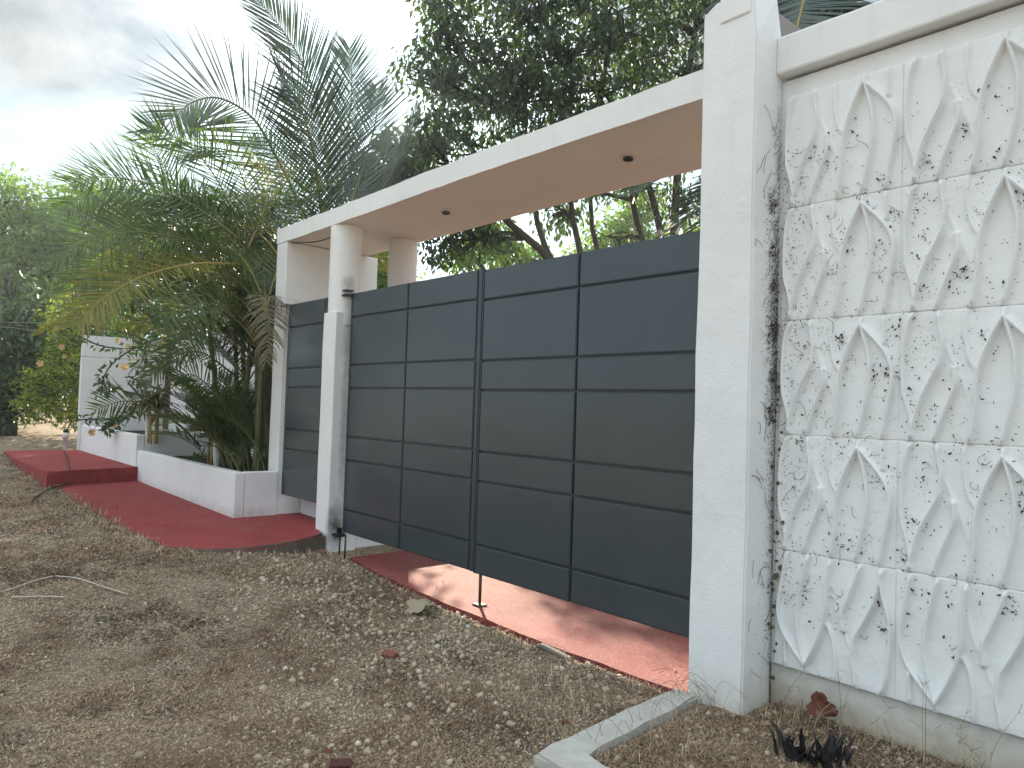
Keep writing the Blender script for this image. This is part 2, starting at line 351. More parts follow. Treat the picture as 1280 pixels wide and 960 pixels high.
def rough_box(name, x0, x1, y0, y1, z0, z1, mat, parent=None, bev=0.012, step=0.25, amp=0.004, seed=0):
    """a plastered box: subdivided and slightly uneven, with rounded arrises"""
    bm = box_bm(x0, x1, y0, y1, z0, z1)
    for ax, (a, b) in enumerate(((x0, x1), (y0, y1), (z0, z1))):
        n = int((b-a)/step)
        for i in range(1, n+1):
            co = [0, 0, 0]; co[ax] = a+(b-a)*i/(n+1); no = [0, 0, 0]; no[ax] = 1
            bmesh.ops.bisect_plane(bm, geom=bm.verts[:]+bm.edges[:]+bm.faces[:], plane_co=co, plane_no=no)
    es = [e for e in bm.edges if len(e.link_faces) == 2 and e.calc_face_angle(0) > 1.0]
    bmesh.ops.bevel(bm, geom=es, offset=bev, segments=2, affect='EDGES', profile=0.5)
    r = random.Random(seed)
    from mathutils import noise
    for v in bm.verts:
        nn = noise.noise_vector(v.co*1.9+Vector((seed*3.1, 0, 0)))*amp + noise.noise_vector(v.co*7+Vector((seed, 0, 5)))*amp*0.5
        v.co += nn
    return link(name, bm_mesh(bm, name), mat, parent)
def tube_arrays(pts, rad, k=8, caps=True):
    P = np.asarray(pts, float); n = len(P); rad = np.broadcast_to(np.asarray(rad, float), (n,)) if np.ndim(rad) else np.full(n, rad)
    T = np.gradient(P, axis=0); T /= np.linalg.norm(T, axis=1)[:, None]+1e-9
    ref = np.array([0, 0, 1.]) if abs(T[0][2]) < 0.9 else np.array([1., 0, 0])
    V = []; A = None
    for i in range(n):
        if A is None: A = np.cross(T[i], ref)
        A = A-T[i]*(A@T[i]); A /= np.linalg.norm(A)+1e-9; B = np.cross(T[i], A)
        for j in range(k):
            a = 2*PI*j/k; V.append(P[i]+rad[i]*(math.cos(a)*A+math.sin(a)*B))
    F = []
    for i in range(n-1):
        for j in range(k):
            F.append((i*k+j, i*k+(j+1) % k, (i+1)*k+(j+1) % k, (i+1)*k+j))
    V = np.array(V); F = np.array(F, int); T3 = []
    if caps:
        c0, c1 = len(V), len(V)+1; V = np.vstack([V, P[0], P[-1]])
        for j in range(k):
            T3.append((c0, (j+1) % k, j)); T3.append((c1, (n-1)*k+j, (n-1)*k+(j+1) % k))
    return V, F, np.array(T3, int).reshape(-1, 3)
class Acc:
    """collects arrays of quads and triangles"""
    def __init__(s): s.V = []; s.Q = []; s.T = []; s.n = 0
    def add(s, V, Q=None, T=None):
        if Q is not None and len(Q): s.Q.append(np.asarray(Q)+s.n)
        if T is not None and len(T): s.T.append(np.asarray(T)+s.n)
        s.V.append(V); s.n += len(V)
    def tube(s, pts, rad, k=6): s.add(*tube_arrays(pts, rad, k))
    def mesh(s, name, smooth=False):
        F = []
        if s.Q: F.append(np.concatenate(s.Q))
        if s.T: F.append(np.concatenate(s.T))
        return np_mesh(name, np.concatenate(s.V), F, smooth)
def tube(name, pts, rad, mat, parent=None, k=8):
    a = Acc(); a.tube(pts, rad, k); return link(name, a.mesh(name, True), mat, parent)
def catmull(P, n):
    P = np.asarray(P, float); Q = np.vstack([2*P[0]-P[1], P, 2*P[-1]-P[-2]]); m = len(P)-1
    out_ = []
    for t in np.linspace(0, m-1e-6, n):
        i = int(t); u = t-i; a, b, c, d = Q[i], Q[i+1], Q[i+2], Q[i+3]
        out_.append(0.5*((2*b)+(-a+c)*u+(2*a-5*b+4*c-d)*u*u+(-a+3*b-3*c+d)*u**3))
    return np.array(out_)
def rand_rot(n, tilt=None):
    """n random frames (n,3,3) columns x,y,z; tilt limits the lean of z from up"""
    az = rng.uniform(0, 2*PI, n)
    th = np.arccos(rng.uniform(-1, 1, n)) if tilt is None else np.abs(rng.normal(0, tilt, n))
    ph = rng.uniform(0, 2*PI, n)
    z = np.stack([np.sin(th)*np.cos(ph), np.sin(th)*np.sin(ph), np.cos(th)], 1)
    x = np.stack([np.cos(az), np.sin(az), np.zeros(n)], 1); x -= z*(x*z).sum(1)[:, None]; x /= np.linalg.norm(x, axis=1)[:, None]+1e-9
    y = np.cross(z, x)
    return np.stack([x, y, z], 2)
def inst(tv, tf, Rm, P, S):
    """copies of a template baked in one array"""
    n = len(P); S = np.asarray(S)
    if S.ndim == 1: S = S[:, None]
    V = np.einsum('nij,nkj->nki', Rm, tv[None]*S[:, None, :])+P[:, None, :]
    k = len(tv)
    F = [(f[None]+(np.arange(n)*k)[:, None, None]).reshape(-1, f.shape[1]) for f in tf]
    return V.reshape(-1, 3), F

# ---- ground height
_lat = rng.random((64, 64))
def vnoise(x, y):
    x = np.asarray(x, float); y = np.asarray(y, float)
    xi = np.floor(x).astype(int); yi = np.floor(y).astype(int); fx = x-xi; fy = y-yi
    fx = fx*fx*(3-2*fx); fy = fy*fy*(3-2*fy)
    g = lambda a, b: _lat[a % 64, b % 64]
    return (g(xi, yi)*(1-fx)+g(xi+1, yi)*fx)*(1-fy)+(g(xi, yi+1)*(1-fx)+g(xi+1, yi+1)*fx)*fy
def sstep(a, b, x):
    t = np.clip((x-a)/(b-a), 0, 1); return t*t*(3-2*t)
def gz(x, y):
    x = np.asarray(x, float); y = np.asarray(y, float)
    b = np.interp(x, [-60, -30, -20, -14, -10.3, -8, -7, -6.2, -5.6, -4, -2, 3], [-0.55, -0.62, -0.78, -0.93, -1.085, -1.105, -1.125, -1.175, -1.30, -1.405, -1.435, -1.44])
    n = (vnoise(x*0.9, y*0.9)-0.5)*0.05+(vnoise(x*3.1+7, y*3.1)-0.5)*0.025+(vnoise(x*9+3, y*9)-0.5)*0.012
    b = b+0.135*np.exp(-(((x+5.65)/0.85)**2+((y-1.95)/0.75)**2))
    far = sstep(14, 40, np.hypot(x, y)); n = n*(1-far)
    ins = sstep(3.02, 3.2, y)*sstep(-6.0, -5.8, x)*(1-sstep(-2.3, -2.1, x))*(1-sstep(8.6, 8.8, y))    # under the driveway slab
    s2 = sstep(1.72, 1.95, y)*(1-sstep(-5.75, -5.55, x))*sstep(-13.8, -13.5, x)*(1-sstep(4.2, 4.5, y))
    bed = sstep(-2.1, -1.95, x)*sstep(2.1, 2.3, y)*0.03
    behind = sstep(3.5, 4.5, y)*(1-sstep(-6.2, -5.9, x))*0.25
    z = b+n*(1-s2)-0.06*s2+bed
    top = -1.10-0.065*np.clip((x+10.3)/4.3, 0, 1)-0.012
    z = np.where((x < -5.45) & (x > -10.3) & (y > 1.5) & (y < 3.3), np.minimum(z, top), z)
    return z*(1-ins)-1.46*ins

# ------------------------------------------------------------------ setting
def axis(lo, hi, fine0, fine1, step):
    f = list(np.arange(fine0, fine1+1e-6, step)); a = fine0; s = step
    L_ = []
    while a > lo: s *= 1.22; a -= s; L_.append(max(a, lo))
    b = fine1; s = step; R_ = []
    while b < hi: s *= 1.22; b += s; R_.append(min(b, hi))
    return np.array(L_[::-1]+f+R_)
gx = axis(-600, 600, -15.5, 0.6, 0.06); gy = axis(-600, 600, -0.6, 3.9, 0.06)
GX, GY = np.meshgrid(gx, gy, indexing='ij'); GZ = gz(GX, GY)
V = np.stack([GX, GY, GZ], -1).reshape(-1, 3); ny = len(gy)
ii, jj = np.meshgrid(np.arange(len(gx)-1), np.arange(ny-1), indexing='ij')
a = (ii*ny+jj).ravel(); F = np.stack([a, a+ny, a+ny+1, a+1], 1)
tag(link('ground', np_mesh('ground', V, F, True), MAT['ground']), kind='structure')

def slab_poly(name, outline, ztop, zbot, mat, edge_mat=None, bev=0.02):
    bm = bmesh.new()
    top = [bm.verts.new((x, y, ztop(x, y))) for x, y in outline]; bot = [bm.verts.new((x, y, zbot)) for x, y in outline]
    n = len(outline); ft = bm.faces.new(top)
    for i in range(n): bm.faces.new((top[i], bot[i], bot[(i+1) % n], top[(i+1) % n]))
    bmesh.ops.bevel(bm, geom=[e for e in ft.edges], offset=bev, segments=2, affect='EDGES')
    bmesh.ops.recalc_face_normals(bm, faces=bm.faces)
    me = bm_mesh(bm, name); me.materials.append(mat)
    if edge_mat:
        me.materials.append(edge_mat)
        for p in me.polygons:
            if abs(p.normal.z) < 0.25 : p.material_index = 1
    return tag(link(name, me, None), kind='structure')
def wob(pts, step=0.12, amp=0.014, seed=1):
    r = random.Random(seed); o = []
    for i in range(len(pts)):
        a, b = pts[i], pts[(i+1) % len(pts)]; n = max(1, int(math.hypot(b[0]-a[0], b[1]-a[1])/step))
        for k in range(n):
            t = k/n; o.append((a[0]+(b[0]-a[0])*t+r.uniform(-amp, amp), a[1]+(b[1]-a[1])*t+r.uniform(-amp, amp)))
    return o
# lower path: one edge along the planter, a rounded outer corner, the end beside the gate post
arc = [(-6.15+0.52*math.sin(t), 2.38-0.58*math.cos(t)) for t in np.linspace(0.0, PI/2*0.94, 9)]
low = [(-10.25, 1.80)]+[(-8.6, 1.72), (-7.3, 1.74)]+arc+[(-5.70, 2.75), (-5.90, 3.11), (-6.2, 3.14), (-6.2, 3.46), (-10.42, 3.46)]
slab_poly('red_path', wob(low, seed=4), lambda x, y: -1.10-0.065*max(0, min(1, (x+10.3)/4.3)), -1.7, MAT['red'], MAT['slab_edge'], 0.025)
up = [(-13.65, 1.68), (-12.0, 1.62), (-9.95, 1.66), (-10.36, 3.2), (-13.65, 3.2)]
slab_poly('red_step', wob(up, seed=5, amp=0.008), lambda x, y: -0.925, -1.6, MAT['red'], None, 0.03)
drv = [(-5.93, 3.36), (-5.3, 3.25), (-4.4, 3.17), (-3.2, 3.11), (-2.14, 3.14), (-2.14, 8.6), (-5.93, 8.6)]
slab_poly('red_driveway', wob(drv, seed=6, amp=0.012), lambda x, y: -1.40, -1.7, MAT['red_rough'], MAT['red_rough'], 0.012)
slab_poly('garden_paving', wob([(-5.94, 8.72), (-2.14, 8.72), (-2.14, 30), (-7.5, 30), (-14, 16)], 1.0, 0.05, seed=7), lambda x, y: -1.38, -1.6, MAT['ground'], None, 0.02)

# curb of the planting bed (an L)
cb = [(-2.13, 3.12), (-2.01, 3.12), (-1.90, 2.16), (0.8, 2.16), (0.8, 2.04), (-2.06, 2.04)]
cb = [(-2.16, 3.10), (-2.03, 3.09), (-1.965, 2.20), (0.9, 2.12), (0.9, 1.99), (-2.10, 2.06)]
c_ = slab_poly('concrete_curb', wob(cb, 0.10, 0.006, 9), lambda x, y: -1.365+random.uniform(-0.003, 0.003), -1.6, MAT['curb'], None, 0.014)

# ------------------------------------------------------------------ wall with relief panels
wall = thing('textured_wall', (-0.5, 3.5, -1.45), 'white boundary wall of cast relief panels right of the tall pillar', 'wall')
WX1 = 1.25
box('mortar_bed', -1.776, 1.0, 3.3412, 3.3495, -1.187, 1.562, MAT['panel'], wall, 0.0)
rough_box('wall_face', -1.98, WX1, 3.350, 3.52, -1.195, 1.66, MAT['white'], wall, 0.006, 0.3, 0.002, 3)
rough_box('footing', -1.98, WX1, 3.368, 3.515, -1.75, -1.197, MAT['base'], wall, 0.006, 0.2, 0.004, 4)
rough_box('coping', -1.80, WX1, 3.285, 3.56, 1.675, 1.862, MAT['white'], wall, 0.012, 0.12, 0.006, 5)
RID = [
 [(0.11,1.02),(0.06,0.87),(0.035,0.66),(0.04,0.40),(0.09,0.21),(0.115,0.0)],
 [(0.28,1.02),(0.29,0.90),(0.31,0.78),(0.305,0.70),(0.29,0.59),(0.22,0.44),(0.15,0.27),(0.09,0.0)],
 [(0.31,0.78),(0.38,0.60),(0.45,0.44),(0.49,0.30),(0.52,0.14),(0.525,0.10)],
 [(0.395,0.56),(0.40,0.43),(0.35,0.28),(0.30,0.14),(0.26,0.0)],
 [(0.46,1.02),(0.46,0.81),(0.49,0.63),(0.55,0.52)],
 [(0.705,0.93),(0.63,0.77),(0.57,0.60),(0.54,0.43),(0.53,0.23),(0.50,0.0)],
 [(0.705,0.93),(0.75,0.77),(0.78,0.60),(0.775,0.40),(0.74,0.20),(0.695,0.0)],
 [(0.705,0.93),(0.76,0.87),(0.83,0.79),(0.91,0.68),(0.95,0.56),(0.95,0.42),(0.915,0.20),(0.885,0.0)],
 [(0.705,1.02),(0.705,0.93)],
 [(0.88,1.02),(0.89,0.77)],
]
AMP = [1.0, 1.15, 0.26, 1.05, 0.55, 1.25, 1.05, 1.0, 0.9, 0.7]
def panel_mesh(name, flip, seed):
    W_, H_ = 0.5496, 0.5504; nx, nz = 116, 116
    u = np.concatenate(([0, .002], np.linspace(.006, .994, nx-3), [.998, 1])); v = u.copy(); U, VV = np.meshgrid(u, v, indexing='ij')
    uu, vv = (1-U, 1-VV) if flip else (U, VV)
    h = np.zeros_like(U); sg = -1 if flip else 1
    for r_, am in zip(RID, AMP):
        P = catmull([(a_, b_) for a_, b_ in r_], 40)
        best = np.full(U.shape, 9.0); side = np.ones(U.shape)
        for i in range(len(P)-1):
            A, B = P[i], P[i+1]; d = B-A; l2 = d@d
            t = np.clip(((uu-A[0])*d[0]+(vv-A[1])*d[1])/l2, 0, 1)
            dx = uu-(A[0]+t*d[0]); dy = vv-(A[1]+t*d[1]); ds = np.hypot(dx, dy)
            s_ = np.sign(d[0]*dy-d[1]*dx)      # ridges run downwards: left of travel = right of panel
            mk = ds < best; best = np.where(mk, ds, best); side = np.where(mk, s_, side)
        left = (side*sg < 0)
        D = best
        h = np.maximum(h, am*np.where(left, np.exp(-D/0.06)*0.24+0.76*np.exp(-(D/0.019)**2), np.exp(-(D/0.0155)**2)*.93+.07*np.exp(-D/0.05)))
    h = h*0.033
    edge = np.minimum.reduce([U, 1-U, VV, 1-VV]); h = h*(0.55+0.45*sstep(0, 0.05, edge))
    h += 0.0014*(vnoise(U*7+seed*5, VV*7)-0.5)*2+0.0006*(vnoise(U*34+seed*9, VV*34)-0.5)*2
    Y = -0.0115-h; Y = np.where(edge < 0.0005, 0.0, np.where(edge < 0.004, Y*0.8, Y))
    V = np.stack([U*W_-W_/2, Y, VV*H_-H_/2], -1).reshape(-1, 3)
    i, j = np.meshgrid(np.arange(nx), np.arange(nz), indexing='ij'); a = (i*(nz+1)+j).ravel()
    F = np.stack([a, a+nz+1, a+nz+2, a+1], 1)
    me = np_mesh(name, V, F, True); me.materials.append(MAT['panel']); return me
pm = panel_mesh('relief_panel', False, 1); pmf = panel_mesh('relief_panel', True, 2)
r_ = random.Random(3)
for row in range(5):
    for c in range(5):
        o = bpy.data.objects.new('relief_panel', pmf if row == 4 else pm); C.objects.link(o); o.parent = wall
        o.location = (-1.502+0.55*c+r_.uniform(-.0015, .0015)+0.5, 3.350-3.5+r_.uniform(-.002, .0), 1.565-0.551*(row+0.5)+1.45)
        o.rotation_euler = (r_.uniform(-.003, .003), r_.uniform(-.003, .003), r_.uniform(-.002, .002))

# tall pillar right of the gate
pil = thing('gate_pillar', (-1.95, 3.25, -1.45), 'tall square white pillar between the big gate and the relief wall', 'pillar')
bm = box_bm(-2.10, -1.80, 3.10, 3.349, -1.75, 2.06)
for n_ in range(1, 22):
    bmesh.ops.bisect_plane(bm, geom=bm.verts[:]+bm.edges[:]+bm.faces[:], plane_co=(0, 0, -1.75+n_*0.17), plane_no=(0, 0, 1))
for n_ in range(1, 4):
    bmesh.ops.bisect_plane(bm, geom=bm.verts[:]+bm.edges[:]+bm.faces[:], plane_co=(-2.10+n_*0.075, 0, 0), plane_no=(1, 0, 0))
for v in bm.verts:
    if v.co.y > 3.3 and v.co.z > 1.87: v.co.y -= (v.co.z-1.87)*0.35
    if v.co.z > 2.0:
        if v.co.x < -2.09: v.co.z = 2.015
        if v.co.x > -1.81 and v.co.y < 3.2: v.co.x -= 0.03
bmesh.ops.bevel(bm, geom=[e for e in bm.edges if len(e.link_faces) == 2 and e.calc_face_angle(0) > 1.0], offset=0.009, segments=2, affect='EDGES')
from mathutils import noise as mnoise
for v in bm.verts: v.co += mnoise.noise_vector(v.co*2.5)*0.005+mnoise.noise_vector(v.co*9)*0.0025
link('shaft', bm_mesh(bm, 'shaft'), MAT['pillar'], pil)
rough_box('capital_block', -2.005, -1.835, 3.094, 3.30, 1.93, 2.30, MAT['pillar'], pil, 0.01, 0.1, 0.004, 8)
# grey sloped block behind the coping
bm = bmesh.new()
pr = [(-2.20, 2.42), (-2.20, 1.70), (-1.74, 1.70), (-1.74, 1.93), (-1.81, 2.01)]
f1 = [bm.verts.new((x, 3.575, z)) for x, z in pr]; f2 = [bm.verts.new((x, 3.80, z)) for x, z in pr]
bm.faces.new(f1); bm.faces.new(f2[::-1])
for i in range(len(pr)): bm.faces.new((f1[i], f2[i], f2[(i+1) % 5], f1[(i+1) % 5]))
bmesh.ops.bevel(bm, geom=bm.edges[:], offset=0.008, segments=1, affect='EDGES')
tag(link('concrete_block', bm_mesh(bm, 'concrete_block'), MAT['grey_concrete']), 'bare grey sloped concrete block behind the pillar top under palm leaves', 'block')

# ------------------------------------------------------------------ entrance canopy with columns
can = thing('entrance_canopy', (-4.6, 3.6, 1.61), 'long flat white concrete canopy slab over the grey gates', 'canopy')
bm = bmesh.new(); xs = np.linspace(-7.26, -1.98, 45); rr = random.Random(12)
prof = []
for i, x in enumerate(xs):
    zb = 1.612+0.018*math.exp(-((x+3.9)/1.6)**2)+rr.uniform(-.002, .002); zt = zb+0.152+rr.uniform(-.004, .003)
    y0 = 3.15+rr.uniform(-.0015, .0015); y1 = 4.09+rr.uniform(-.003, .003)
    prof.append([bm.verts.new(c) for c in ((x, y0, zb), (x, y0, zt), (x, y1, zt), (x, y1, zb))])
for i in range(len(prof)-1):
    for k in range(4):
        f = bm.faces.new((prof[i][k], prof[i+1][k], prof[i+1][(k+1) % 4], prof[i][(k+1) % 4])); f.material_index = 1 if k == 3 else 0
bm.faces.new(prof[0][::-1]); bm.faces.new(prof[-1])
bmesh.ops.bevel(bm, geom=[e for e in bm.edges if len(e.link_faces) == 2 and e.calc_face_angle(0) > 1.0], offset=0.008, segments=2, affect='EDGES')
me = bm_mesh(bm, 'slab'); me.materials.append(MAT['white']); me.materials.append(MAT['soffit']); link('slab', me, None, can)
def lathe(name, prof, cx, cy, mat, parent=None, k=40, smooth=True):
    V = []; F = []
    for r, z in prof:
        for j in range(k): a_ = 2*PI*j/k; V.append((cx+r*math.cos(a_), cy+r*math.sin(a_), z))
    for i in range(len(prof)-1):
        for j in range(k): F.append((i*k+j, i*k+(j+1) % k, (i+1)*k+(j+1) % k, (i+1)*k+j))
    return link(name, np_mesh(name, V, np.array(F), smooth), mat, parent)
for i, (x, y) in enumerate(((-2.98, 3.60), (-4.93, 3.60))):
    d = lathe('downlight', [(0.0, 1.640), (0.027, 1.640), (0.027, 1.611), (0.031, 1.608), (0.033, 1.608), (0.034, 1.618)], x, y, MAT['dark_can'], can, 24)
    lathe('lens', [(0.0, 1.622), (0.023, 1.622), (0.024, 1.626)], x, y, MAT['lens'], d, 16)
# cable sagging under the canopy end
tag(tube('hanging_cable', catmull([(-7.09, 3.19, 1.607), (-6.9, 3.22, 1.59), (-6.6, 3.26, 1.56), (-6.35, 3.30, 1.575), (-6.15, 3.34, 1.60)], 16), 0.006, MAT['black_metal'], None, 5),
    'thin dark cable sagging below the left end of the canopy', 'cable')

def column(cx, cy, label, base):
    t = thing('canopy_column', (cx, cy, -1.40), label, 'column', 'round columns holding up the canopy')
    pr_ = [(0.142+random.uniform(-.0015, .0015), z) for z in np.linspace(0.70 if base else -1.40, 1.612, 16)]
    lathe('shaft', pr_, cx, cy, MAT['post'] if base else MAT['soffit'], t)
    if base: rough_box('square_base', cx-0.11, cx+0.125, 3.15, 3.44, -1.75, 0.815, MAT['post'], t, 0.01, 0.2, 0.004, 21)
    return t
column(-6.05, 3.292, 'round white column on a square base at the hinge side of the big gate', True)
column(-6.12, 3.96, 'round white column rising behind the top left corner of the big gate', False)
box('plinth', -6.02, -5.935, 3.445, 8.0, -1.75, -1.02, MAT['white'], None, 0.008)
tag(bpy.data.objects['plinth'], 'low white plinth wall running back beneath the big gate', 'wall')

# end wall carrying the canopy's left end
ew = thing('canopy_end_wall', (-7.1, 3.6, -1.1), 'thin tall white wall at the left end of the canopy beside the palm clump', 'wall')
rough_box('wall_body', -7.25, -7.02, 3.153, 4.22, -1.7, 1.608, MAT['post'], ew, 0.01, 0.25, 0.004, 31)

# ------------------------------------------------------------------ gates
def gate_leaf(x0, x1, y, z0, z1, cols, rows, label, group, stile):
    """a frame with proud pressed panels; rows are relative heights from the top"""
    t = thing('gate_leaf', (x0, y, z0), label, 'gate', group)
    bm = bmesh.new()
    box_bm(x0+0.002, x1-0.002, y+0.008, y+0.028, z0+0.002, z1-0.002, 0, bm=bm)          # backing sheet
    link('backing_sheet', bm_mesh(bm, 'backing_sheet'), MAT['gate_frame'], t)
    bm = bmesh.new(); s = 0.024
    sl_, sr_ = stile
    box_bm(x0, x0+sl_, y-0.012, y+0.045, z0, z1, 0.003, 2, bm); box_bm(x1-sr_, x1, y-0.012, y+0.045, z0, z1, 0.003, 2, bm)
    box_bm(x0+sl_+.001, x1-sr_-.001, y-0.002, y+0.042, z1-0.006, z1, 0.001, 1, bm); box_bm(x0+sl_+.001, x1-sr_-.001, y-0.002, y+0.042, z0, z0+0.008, 0.001, 1, bm)
    link('frame', bm_mesh(bm, 'frame'), MAT['gate_frame'], t)
    gap = 0.016; tot = sum(rows); H = z1-z0-0.016; z = z1-0.008
    xs_ = []; a0 = x0+sl_+0.010; a1 = x1-sr_-0.010; wsum = sum(cols); cx = a0
    for c in cols: xs_.append((cx, cx+(a1-a0)*c/wsum)); cx += (a1-a0)*c/wsum
    for ri, r in enumerate(rows):
        h = H*r/tot
        za, zb = z-h+(gap/2 if ri < len(rows)-1 else 0), z-(gap/2 if ri else 0)
        for ci, (xa, xb) in enumerate(xs_):
            xa2, xb2 = xa+(gap/2 if ci else 0), xb-(gap/2 if ci < len(xs_)-1 else 0)
            bm = box_bm(xa2, xb2, y-0.016, y+0.007, za, zb)
            bmesh.ops.bevel(bm, geom=[e for e in bm.edges if all(v.co.y < y for v in e.verts)], offset=0.0055, segments=3, affect='EDGES')
            n1_ = 5
            # slightly dished sheet
            fr = max(bm.faces, key=lambda f: f.calc_area()*(f.normal.y < -0.5 or True)*(1 if f.calc_center_median().y < y-0.01 else 0))
            me = bm_mesh(bm, 'panel')
            link('panel', me, MAT['gate'], t)
        z -= h
    return t
ROWS = [1, 2.08, 1, 2.08, 1, 2.12, 0.95]
GZ0, GZ1 = -1.172, 0.988
gl = gate_leaf(-5.905, -4.035, 3.30, GZ0, GZ1, (1, 1), ROWS, 'left leaf of the big dark grey panelled driveway gate, hinged at the column', 'leaves of the driveway gate', (0.028, 0.040))
gr = gate_leaf(-4.027, -2.115, 3.30, GZ0-0.008, GZ1-0.012, (1, 1), ROWS, 'right leaf of the big dark grey panelled driveway gate, beside the tall pillar', 'leaves of the driveway gate', (0.012, 0.04))
for o in (gl,):
    bm = bmesh.new()
    box_bm(-5.99, -5.86, 3.205, 3.285, 0.955, 0.972, 0.002, 1, bm); box_bm(-5.99, -5.86, 3.205, 3.285, 1.000, 1.012, 0.002, 1, bm)
    link('hinge', bm_mesh(bm, 'hinge'), MAT['black_metal'], o)
    bm = bmesh.new(); box_bm(-5.95, -5.83, 3.20, 3.284, -1.20, -1.176, 0.002, 1, bm); box_bm(-5.925, -5.90, 3.24, 3.282, -1.174, -1.13, 0.002, 1, bm)
    link('hinge', bm_mesh(bm, 'hinge'), MAT['black_metal'], o)
    a_ = Acc(); a_.tube([(-5.855, 3.24, -1.19), (-5.858, 3.24, -1.42)], 0.008, 8); link('pivot_rod', a_.mesh('pivot_rod', True), MAT['black_metal'], o)
    a_ = Acc(); a_.tube([(-5.755, 3.24, -1.17), (-5.757, 3.24, -1.43)], 0.008, 8); link('pivot_rod', a_.mesh('pivot_rod', True), MAT['black_metal'], o)
a_ = Acc(); a_.tube([(-3.975, 3.315, -1.10), (-3.975, 3.315, -1.385)], 0.011, 10)
link('drop_bolt', a_.mesh('drop_bolt', True), MAT['rust'], gr)
bm = box_bm(-4.02, -3.93, 3.28, 3.35, -1.397, -1.388, 0.002, 1); tag(link('bolt_plate', bm_mesh(bm, 'bolt_plate'), MAT['rust']), 'small rusty floor plate under the drop bolt of the driveway gate', 'plate')

pg = gate_leaf(-6.985, -6.17, 3.20, -0.945, 0.965, (1,), [1.15, 2.1, 0.95, 2.1, 1.0, 2.3, 0.01][:6], 'narrow dark grey pedestrian gate between the end wall and the column base', None, (0.045, 0.045))
a_ = Acc(); a_.tube(catmull([(-7.10, 3.14, 0.955), (-7.03, 3.13, 0.945), (-6.96, 3.17, 0.955)], 8), 0.007, 6); link('hinge_pin', a_.mesh('hinge_pin', True), MAT['black_metal'], pg)
rough_box('door_sill', -7.015, -6.165, 3.41, 3.60, -1.6, -0.962, MAT['white'], None, 0.01, 0.2, 0.004, 33)
tag(bpy.data.objects['door_sill'], 'white sill block below the pedestrian gate', 'sill')

# ------------------------------------------------------------------ planters and garden walls
pl = thing('planter', (-8.5, 3.0, -1.1), 'long low white planter box below the palm clump beside the red path', 'planter')
rough_box('front_wall', -10.295, -6.985, 2.715, 2.815, -1.6, -0.715, MAT['white_clean'], pl, 0.01, 0.3, 0.004, 41)
rough_box('end_wall', -7.085, -6.987, 2.817, 3.152, -1.6, -0.716, MAT['white_clean'], pl, 0.01, 0.2, 0.003, 42)
box('soil', -10.29, -7.087, 2.817, 3.99, -1.5, -0.80, MAT['soil'], pl, 0.0)
pu = thing('raised_planter', (-12, 3.0, -1.0), 'higher white planter box behind the upper red step', 'planter')
rough_box('front_wall', -13.49, -10.30, 2.70, 2.80, -1.6, -0.515, MAT['white_clean'], pu, 0.01, 0.3, 0.004, 43)
rough_box('side_wall', -10.40, -10.302, 2.803, 3.985, -1.5, -0.517, MAT['white_clean'], pu, 0.01, 0.3, 0.003, 44)
box('soil', -13.48, -10.403, 2.803, 3.985, -1.5, -0.60, MAT['soil'], pu, 0.0)

lw = thing('garden_side_wall', (-13.6, 3.2, -0.95), 'white wall of stacked concrete panels at the far left end of the planters', 'wall')
zz = [-1.5, -0.36, 0.60, 0.955]
for i in range(3):
    rough_box('wall_panel', -13.60+0.004*i, -13.495, 2.66+0.01*(i == 0), 3.70, zz[i]+0.006, zz[i+1]-0.003, MAT['white_clean'], lw, 0.006, 0.3, 0.002, 50+i)
rough_box('wall_post', -13.62, -13.44, 3.703, 3.93, -1.5, 0.97, MAT['white_clean'], lw, 0.01, 0.3, 0.003, 55)
bw = thing('garden_back_wall', (-10.4, 4.1, -0.8), 'white panel wall running behind the palm clump', 'wall')
for k in range(3):
    x0 = -13.43+k*2.06
    for i in range(3):
        rough_box('wall_panel', x0+0.01, x0+1.90, 4.02+0.004*i, 4.11, zz[i]+0.006, zz[i+1]-0.003+(0.02*k), MAT['white_clean'], bw, 0.006, 0.4, 0.002, 60+i+k*5)
    rough_box('wall_post', x0+1.905, x0+2.065, 3.99, 4.13, -1.5, 1.0+0.02*k, MAT['white_clean'], bw, 0.01, 0.4, 0.003, 75+k)

